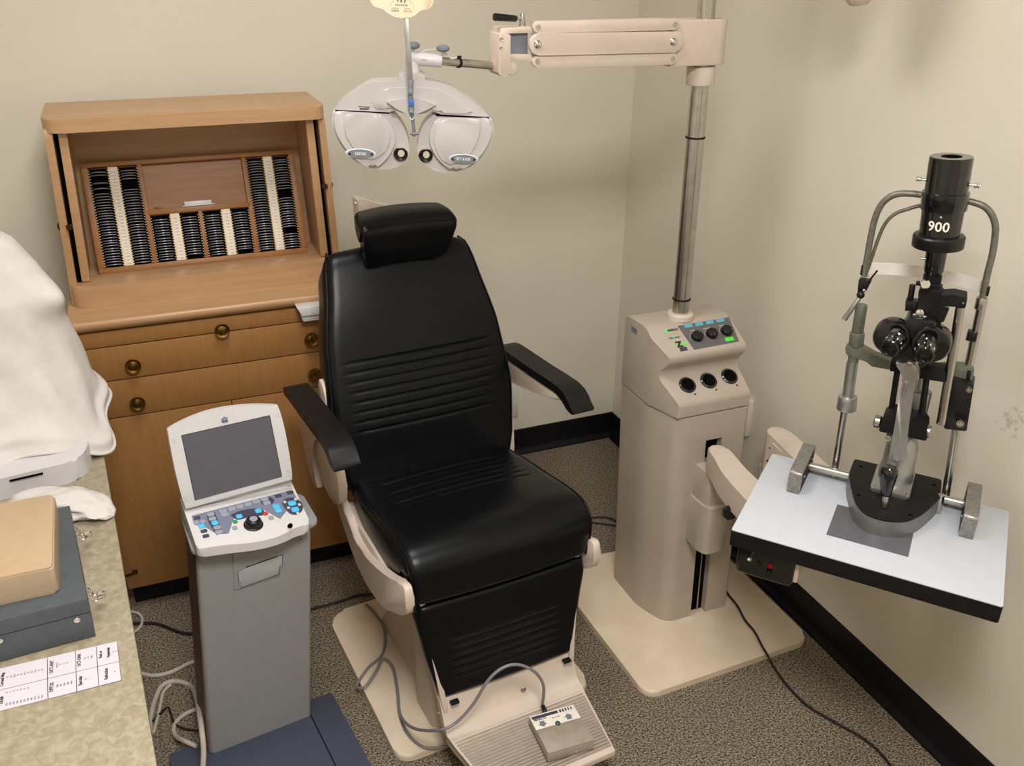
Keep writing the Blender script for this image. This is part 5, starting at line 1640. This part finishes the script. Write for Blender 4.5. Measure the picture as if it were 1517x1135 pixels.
# head band: curved white strip bowing away from the viewer
rows = []
aL, zL = tbl(*ZA(275, 860), bP); aR, zR = tbl(*ZA(1105, 1000), bP)
N = 24
for i in range(N + 1):
    k = i / N; a_ = aL + (aR - aL) * k; b_2 = bP + .010 + .036 * math.sin(PI * k); zc_ = zL + (zR - zL) * k - .010 * math.sin(PI * k) * 0
    tlt = .012
    rows.append([tw(a_, b_2, zc_ + tlt), tw(a_, b_2 + .0015, zc_ + tlt), tw(a_, b_2 + .0015, zc_ - tlt), tw(a_, b_2, zc_ - tlt)])
mb = MB(); mb.grid(rows, cyc=True, caps=True); mb.build('forehead_band', 'labelwhite', cr_, sharp=60)
mb = MB(); mb.box(-.0045, .0045, -.004, .004, -.010, .010, .001, Matrix.Translation(tb(*ZA(268, 862), bP)) @ Matrix.Rotation(TANG, 4, 'Z')).box(-.003, .003, -.004, .004, -.009, .009, .001, Matrix.Translation(tb(*ZA(1104, 1005), bP)) @ Matrix.Rotation(TANG, 4, 'Z'))
mb.build('band_clip', 'black', cr_)
# fixation light arm
mb = MB()
q_ = [tbl(*ZA(*p), bP - .01) for p in [(240, 920), (325, 935), (290, 1000), (232, 1010)]]
mb.prism(roundpoly(q_, .002), -bP - .002, -bP + .018, TAF, bev=.002)
mb.cyl(tb(*ZA(300, 945), bP - .02), tb(*ZA(362, 866), bP - .03), .0018, n=10, bev=.0005)
mb.ball(tb(*ZA(250, 1030), bP - .025), .0078)
fx = mb.build('fixation_joint', 'black', cr_)
MB().cyl(tb(*ZA(245, 1045), bP - .025), tb(*ZB(88, 128), bP - .04), .0042, .0055, n=20, bev=.0012).build('fixation_lamp', 'castgrey', fx)
MB().ball(tb(*ZA(272, 1000), bP - .028), .0035).build('joint_screw', 'steel', fx)

# ================================================================== COUNTER AT THE LEFT
ct_ = thing('countertop', 'mottled beige laminate countertop along the left edge', 'counter', (-.6, 1.3, .72))
e0 = onz(240, 1180, .75); e1 = onz(165, 740, .75)
dv = (e1 - e0) / (e1.y - e0.y)
ey = lambda y: e0.x + dv.x * (y - e0.y)
MB().prism([(ey(.45), .45), (ey(2.25), 2.25), (-1.0, 2.25), (-1.0, .45)], .722, .75, bev=.0015).build('worktop', 'counter', ct_)
MB().box(-.98, -.60, .48, 2.22, .0, .722, .003).build('cupboard_body', 'tan2', ct_)


def C3(x, y): return (x / 2.61, 700 + y / 2.61)


# grey metal case
zc_ = .828
br_, fr_ = onz(*C3(265, 125), zc_), onz(*C3(335, 485), zc_)
fl_ = onz(*C3(0, 570), zc_)
fdir = (fl_ - fr_).normalized(); bdir = (br_ - fr_).normalized()
cs = thing('instrument_case', 'dark grey metal case with two latches lying on the counter', 'case', fr_ - Vector((.15, -.15, .078)))
fb_ = onz(*C3(355, 655), .7505); fb_ = Vector((fr_.x, fr_.y, .7505))
zs = .800
W_ = .42
q0, q1, q2, q3 = fr_, fr_ + fdir * W_, br_ + fdir * W_, br_
MB().prism([(q.x, q.y) for q in (q0, q1, q2, q3)], .7505, zs - .0006, bev=.003).build('case_body', 'case', cs)
MB().prism([(q.x + (.0015 if q in (q0, q3) else 0), q.y - .0015) for q in (q0, q1, q2, q3)], zs, zc_, bev=.003).build('case_lid', 'case', cs)
nrm = Vector((bdir.y, -bdir.x, 0))
for k in (.235, .045):
    p = Vector((fr_.x, fr_.y, 0)) + bdir * k
    lf = frame(Vector((p.x, p.y, zs)) + nrm * .0005, bdir, (0, 0, 1))   # local z = outward
    if Vector(lf.col[2][:3]).dot(nrm) < 0: lf = frame(Vector((p.x, p.y, zs)) + nrm * .0005, -bdir, (0, 0, 1))
    mb = MB(); mb.box(-.012, .012, -.012, -.002, 0, .002, .0005, lf).box(-.010, .010, .002, .016, 0, .002, .0005, lf)
    mb.tube([lf @ Vector(q) for q in ((-.008, -.006, .003), (-.008, -.010, .012), (-.006, -.006, .024), (.006, -.006, .024), (.008, -.010, .012), (.008, -.006, .003))], .0014, 7, sub=3)
    mb.tube([lf @ Vector(q) for q in ((-.006, .010, .003), (-.005, .002, .008), (.005, .002, .008), (.006, .010, .003))], .0014, 7, sub=3)
    mb.box(-.007, .007, -.012, -.004, .014, .0255, .0008, lf)
    mb.build('latch', 'chrome', cs)
fn = Vector((fdir.y, -fdir.x, 0))
if fn.y > 0: fn = -fn
for (x, y) in ((298, 572), (-2, 652)):
    p = onp(*C3(x, y), fr_, fn)
    MB().lathe([(0, .002), (.003, .0016), (.005, 0)], zframe(p + fn * .0012, fn), 18).build('rivet', 'chrome', cs)
# tan box on top
zb_ = zc_; zt2 = .878
f0 = onz(*C3(232, 462), zb_ + .001); b0 = onz(*C3(210, 80), zt2); fl2 = onz(*C3(0, 515), zb_)
d1_ = (fl2 - f0).normalized(); d2_ = (Vector((b0.x, b0.y, 0)) - Vector((f0.x, f0.y, 0))); L2 = d2_.length; d2_.normalize()
bx = thing('tan_box', 'tan lidded box lying on top of the dark grey case', 'box', f0 + d1_ * .1 + d2_ * .1)
dep = L2
pts = [(f0.x, f0.y), (f0.x + d1_.x * .3, f0.y + d1_.y * .3), (f0.x + d1_.x * .3 + d2_.x * dep, f0.y + d1_.y * .3 + d2_.y * dep), (f0.x + d2_.x * dep, f0.y + d2_.y * dep)]
MB().prism(roundpoly(pts, .008), zb_ + .0005, zt2 - .004, bev=.004).build('box_body', 'tan2', bx)
cxx = sum(p[0] for p in pts) / 4; cyy = sum(p[1] for p in pts) / 4
MB().prism([(cxx + (p[0] - cxx) * .985, cyy + (p[1] - cyy) * .985) for p in roundpoly(pts, .010)], zt2 - .004, zt2, bev=.0015).build('box_lid', 'tan', bx)

# procedure sheet
def S5(x, y): return (x / 7.984, 940 + y / 7.984)


zp = .7508
pa, pb_2, pc_ = onz(*S5(1385, 82), zp), onz(*S5(1435, 545), zp), onz(*S5(0, 912), zp)
u5 = (pb_2 - pc_).normalized()
sh_ = thing('procedure_sheet', 'white paper sheet with ruled boxes of exam words on the counter edge', 'paper sheet', pb_2 - u5 * .15)
PFm = frame(Vector((pc_.x, pc_.y, zp)), u5, (pa - pb_2)); PPI = PFm.inverted()


def s5(x, y): v = PPI @ onz(*S5(x, y), zp); return (v.x, v.y)


pL = -.10
tR, bR = s5(1385, 82), s5(1435, 545)
tL0 = s5(0, 405)
MB().prism([bR, tR, (pL, tL0[1] + (tL0[1] - tR[1]) / (tL0[0] - tR[0]) * (pL - tL0[0])), (pL, 0)], -.0002, .0002, PFm).build('sheet', 'paper', sh_)
mb = MB()


def ln(a_, b_2, w_=.0004):
    mb.tube([PFm @ Vector((*s5(*a_), .0002)), PFm @ Vector((*s5(*b_2), .0002))], w_, 5, smooth=False)


for a_, b_2 in (((560, 283), (568, 765)), ((893, 203), (910, 685)), ((1140, 148), (1168, 612))): ln(a_, b_2, .0005)
ln((0, 662), (1405, 322), .0004); ln((0, 909), (1433, 545), .0003); ln((1385, 84), (1435, 545), .0003)
mb.build('ruled_line', 'ink', sh_)


def st5(s_, x, y, size, b_=.0002):
    c = s5(x, y)
    return (s_, size, PFm @ Matrix.Translation((*c, .0002)) @ Matrix.Rotation(math.radians(90), 4, 'Z') @ Matrix.Diagonal((.85, 1, 1, 1)), b_)


text([st5('EXAM', 20, 780, .0068), st5('Corneal Map', 28, 535, .0068), st5('OPTOS', 612, 628, .0075), st5('OCT-ANT', 612, 385, .0075), st5('Specular', 950, 550, .0072), st5('OCT-ONH', 938, 305, .0072), st5('Refraction', 1258, 468, .0070), st5('Pach or', 1190, 240, .0065), st5('Hysteresis', 1282, 215, .0065)], 'ink', sh_, 'printed_words')
fa = []
for i in range(11): fa.append(st5('920%d' % (i + 2), 80 + i * 42, 830 - i * 9.5, .0036, 0))
for i in range(7): fa.append(st5('%d' % (10 + i), 82 + i * 42, 690 - i * 9, .0042, 0))
for i in range(11): fa.append(st5('9213'[:2 + i % 3], 92 + i * 41, 508 - i * 9, .0040, 0))
for i in range(5): fa.append(st5('V80%d' % i, 680 + i * 42, 610 - i * 10, .0036, 0))
for i, s_ in enumerate(('ANGLES', '92', 'C1', 'C2')): fa.append(st5(s_, 676 + i * 40, 365 - i * 9, .0038, 0))
for i, s_ in enumerate(('921', '1')): fa.append(st5(s_, 1018 + i * 40, 530 - i * 8, .0036, 0))
for i, s_ in enumerate(('OD', 'OS', 'RNFL')): fa.append(st5(s_, 1005 + i * 40, 285 - i * 10, .0036, 0))
for x, y in ((1342, 205), (1380, 195), (1360, 440)): fa.append(st5('92', x, y, .0036, 0))
text(fa, 'faint', sh_, 'printed_codes')

# white covered instrument: base housing
def D2(x, y): return (x / 2.467, 300 + y / 2.467)


mi = thing('covered_instrument', 'white instrument base with a dark slot showing under the white cloth', 'instrument', (-.4, 1.95, .75))
g0, g1, g2 = onz(*D2(0, 1090), .7505), onz(*D2(310, 1010), .7505), onz(*D2(330, 960), .7505)
mp = [(-.70, 1.70), (g0.x, g0.y), (-.28, 1.787), (-.240, 1.792), (-.217, 1.802), (-.201, 1.824), (-.193, 1.86), (-.195, 2.0), (-.21, 2.20), (-.70, 2.20)]
mb = MB(); mb.prism(roundpoly(mp, [0, .02, .015, .006, .006, .006, .006, .02, .03, 0], 3), .7505, .798, bev=.005, seg=4); 
mb.build('housing', 'white', mi)
mb = MB(); s0, s1 = onp(*D2(35, 1018), Vector((-.30, 1.779, .78)), Vector((.1, -1, 0)).normalized()), onp(*D2(158, 990), Vector((-.30, 1.781, .78)), Vector((.1, -1, 0)).normalized())
mb.tube([s0 + Vector((0, 0, 0)), s1], .0022, 8, smooth=False); mb.build('card_slot', 'void', mi)
MB().box(-.62, -.30, 1.93, 2.18, .80, 1.12, .04, None, 4).build('tower_body', 'white', mi)

# dust cover cloth: a draped sheet with folds
cl = thing('dust_cover', 'white cotton cloth draped over the tall instrument at the left edge', 'cloth', (-.42, 2.0, .80))
rnd = random.Random(3)
prof = [(.740, .270, .225), (.80, .266, .205), (.86, .258, .168), (.95, .240, .135), (1.02, .228, .125), (1.09, .215, .120), (1.15, .195, .105), (1.20, .165, .090), (1.235, .12, .065), (1.25, .06, .03)]
CCx, CCy = -.425, 2.03


def pint(z):
    for (a_, b1, c1__), (d__, e1_, f1_) in zip(prof[:-1], prof[1:]):
        if z <= d__:
            k = (z - a_) / (d__ - a_); return b1 + (e1_ - b1) * k, c1__ + (f1_ - c1__) * k
    return prof[-1][1:]


nz, nph = 70, 160
rows = []
for iz in range(nz + 1):
    k = iz / nz
    row = []
    for ip in range(nph):
        ph = 2 * PI * ip / nph
        hem = .012 * math.sin(ph * 2 + .8) + .007 * math.sin(ph * 5)
        corner = math.exp(-((((ph + PI) % (2 * PI)) - PI + .55) / .26) ** 2)         # hem corner pointing right and forward
        hemz = .808 + hem - .048 * corner
        z = hemz + (1.25 - hemz) * k
        rx, ry = pint(z)
        low_ = (1 - k)
        wr = ((ph + PI) % (2 * PI)) - PI
        fold = 1 + (1 - .85 * math.exp(-(wr / .55) ** 2)) * low_ ** 1.2 * (.045 * math.sin(ph * 7 + 2.2 * k + .4) + .03 * math.sin(ph * 13 - 3 * k + 1.2)) + .012 * math.sin(ph * 5 + 5 * k)
        flare = .030 * corner * low_ ** 3
        curl = .012 * math.exp(-(low_ - 1) ** 2 / .004) + .011 * math.exp(-((low_ - .93 + .02 * math.sin(3 * ph)) / .022) ** 2)
        x = CCx + (rx * fold + flare + curl) * math.cos(ph) * 1.0
        y = CCy + (ry * fold + flare + curl * .8) * math.sin(ph)
        # puff near the top right
        pf = math.exp(-((z - 1.085) / .035) ** 2) * math.exp(-((((ph + PI) % (2 * PI)) - PI + .25) / .35) ** 2)
        x += .022 * pf; y -= .022 * pf
        # diagonal crease lines
        cr = math.sin(12 * (ph + 1.6 * k) + .5) * .0035 * (1 - k)
        x += cr * math.cos(ph); y += cr * math.sin(ph)
        row.append(Vector((x, y, z)))
    rows.append(row)
mb = MB(); mb.grid(rows, cyc=True)
vs = [v for v in mb.bm.verts]
o = mb.build('draped_sheet', 'cloth', cl, sharp=120)
sm = o.modifiers.new('thickness', 'SOLIDIFY'); sm.thickness = .003; sm.offset = -1
# rolled hem edge of the sheet
hemr = [rows[0][i] + Vector((0, 0, .001)) for i in range(0, nph, 2)]
MB().tube([Vector(p) for p in hemr], .0035, 7, cyc=True, sub=2).build('hem', 'cloth', cl)
# second cloth end crumpled behind the grey case
c2 = thing('crumpled_cloth', 'crumpled end of white cloth on the counter behind the grey case', 'cloth', (-.21, 1.64, .75))
rows = []
A0 = [(-.33, 1.68), (-.27, 1.685), (-.235, 1.685), (-.205, 1.675), (-.178, 1.662), (-.160, 1.648), (-.150, 1.640)]
for i, t_ in enumerate([j / 30 for j in range(31)]):
    k = t_ * (len(A0) - 1); j = min(int(k), len(A0) - 2); f = k - j
    cx_ = A0[j][0] + (A0[j + 1][0] - A0[j][0]) * f; cy_ = A0[j][1] + (A0[j + 1][1] - A0[j][1]) * f
    wd = .048 * (1 - .75 * t_ ** 3) ; ht = .040 * (1 - t_ ** 2.2) + .006
    row = []
    for m_ in range(36):
        a__ = 2 * PI * m_ / 36
        rr = 1 + .15 * math.sin(3 * a__ + 6 * t_) + .10 * math.sin(5 * a__ - 11 * t_) + .08 * math.sin(9 * a__ + 17 * t_)
        row.append(Vector((cx_ + .18 * wd * math.cos(a__) * rr, cy_ + wd * math.cos(a__) * rr, max(.7505, .7505 + ht * (.5 + .5 * math.sin(a__) * rr)))))
    rows.append(row)
mb = MB(); mb.grid(rows, cyc=True, caps=True); mb.build('bunched_cloth', 'cloth', c2, sharp=100)

# ================================================================== FLOOR CABLES
def cable(name, pts, r, m, label, cat='cable', sub=6):
    mb = MB(); mb.tube(pts, r, 9, sub=sub); tag(mb.build(name, m), label, cat)


def V8(x, y): return (180 + x / 3.603, 820 + y / 3.603)


cable('power_cable', [onz(*V8(x, y), z) for x, y, z in [(60, 374, .005), (150, 372, .005), (215, 383, .005), (285, 412, .005), (340, 426, .005), (400, 426, .005), (480, 400, .005)]], .0042, 'cableblack', 'black cable running over the carpet to the grey stand, near the wooden cabinet')
cable('white_cable', [onz(*V8(x, y), .006) for x, y in [(40, 310), (85, 318), (110, 345), (105, 385), (75, 415), (30, 430)]], .0042, 'cablewhite', 'small loop of pale cable at the counter edge below the wooden cabinet')
cable('white_cable', [onz(*V8(x, y), .005) for x, y in [(100, 640), (160, 652), (230, 645), (300, 618), (350, 592), (410, 572), (470, 560)]], .0055, 'cablewhite', 'pale cable running in from the left to the middle of the grey column')
cable('white_cable', [onz(*V8(x, y), z) for x, y, z in [(150, 950, .006), (158, 870, .006), (180, 780, .006), (215, 710, .006), (270, 684, .006), (330, 690, .006), (375, 715, .006), (402, 780, .07), (416, 860, .12), (430, 960, .13), (438, 1060, .10), (432, 1180, .06)]], .0062, 'cablewhite', 'thick pale cable arching round the left of the grey column to the bottom edge')
cable('white_cable', [onz(*V8(x, y), .006) for x, y in [(170, 960), (190, 890), (210, 800), (225, 740), (262, 700)]], .0045, 'cablewhite', 'second pale cable inside the big loop left of the grey column')
cable('white_cable', [onz(*V8(x, y), z) for x, y, z in [(400, 1030, .034), (330, 998, .034), (290, 975, .012), (280, 930, .006), (305, 885, .006), (355, 850, .006), (410, 830, .006), (470, 820, .006)]], .0055, 'cablewhite', 'short pale cable curving out at the back left of the slate blue foot')
cable('thin_black_cable', [onz(*V8(x, y), .008) for x, y in [(160, 900), (200, 860), (245, 820), (262, 850), (280, 900), (320, 930), (400, 945), (470, 940)]], .0024, 'cableblack', 'thin black wire tangled among the pale cables')
cable('power_cable', [onz(*V8(x, y), .006) for x, y in [(900, 330), (1015, 296), (1100, 275), (1180, 252), (1250, 226), (1310, 218), (1380, 215)]], .0035, 'cableblack', 'black cable between the grey column and the exam chair base')


def R2(x, y): return (1100 + x / 3.3885, 800 + y / 3.3885)


rc_ = [(1066, 850, .045), (1078, 880, .045), (1095, 905, .045)] 
pts = [onz(1066, 862, .023), onz(1080, 882, .023), onz(1092, 897, .023), onz(1104, 919, .023)] + [onz(*R2(x, y), z) for x, y, z in [(60, 460, .023), (100, 535, .023), (132, 590, .023), (160, 640, .006), (200, 700, .006), (260, 770, .006), (330, 835, .006), (420, 890, .006), (500, 935, .006), (580, 980, .006), (650, 1030, .006), (710, 1090, .006), (770, 1170, .006)]]
cable('mains_cable', pts, .0032, 'cableblack', 'long thin black cable from the stand plinth across the carpet at the right')
cable('thin_black_cable', [onz(x, y, .006) for x, y in [(870, 768), (890, 766), (905, 768), (915, 773), (935, 776)]], .0028, 'cableblack', 'upper of two black wires between chair and instrument stand')
cable('thin_black_cable', [onz(x, y, .006) for x, y in [(870, 773), (892, 776), (908, 778), (930, 782)]], .0028, 'cableblack', 'lower of two black wires between chair and instrument stand')
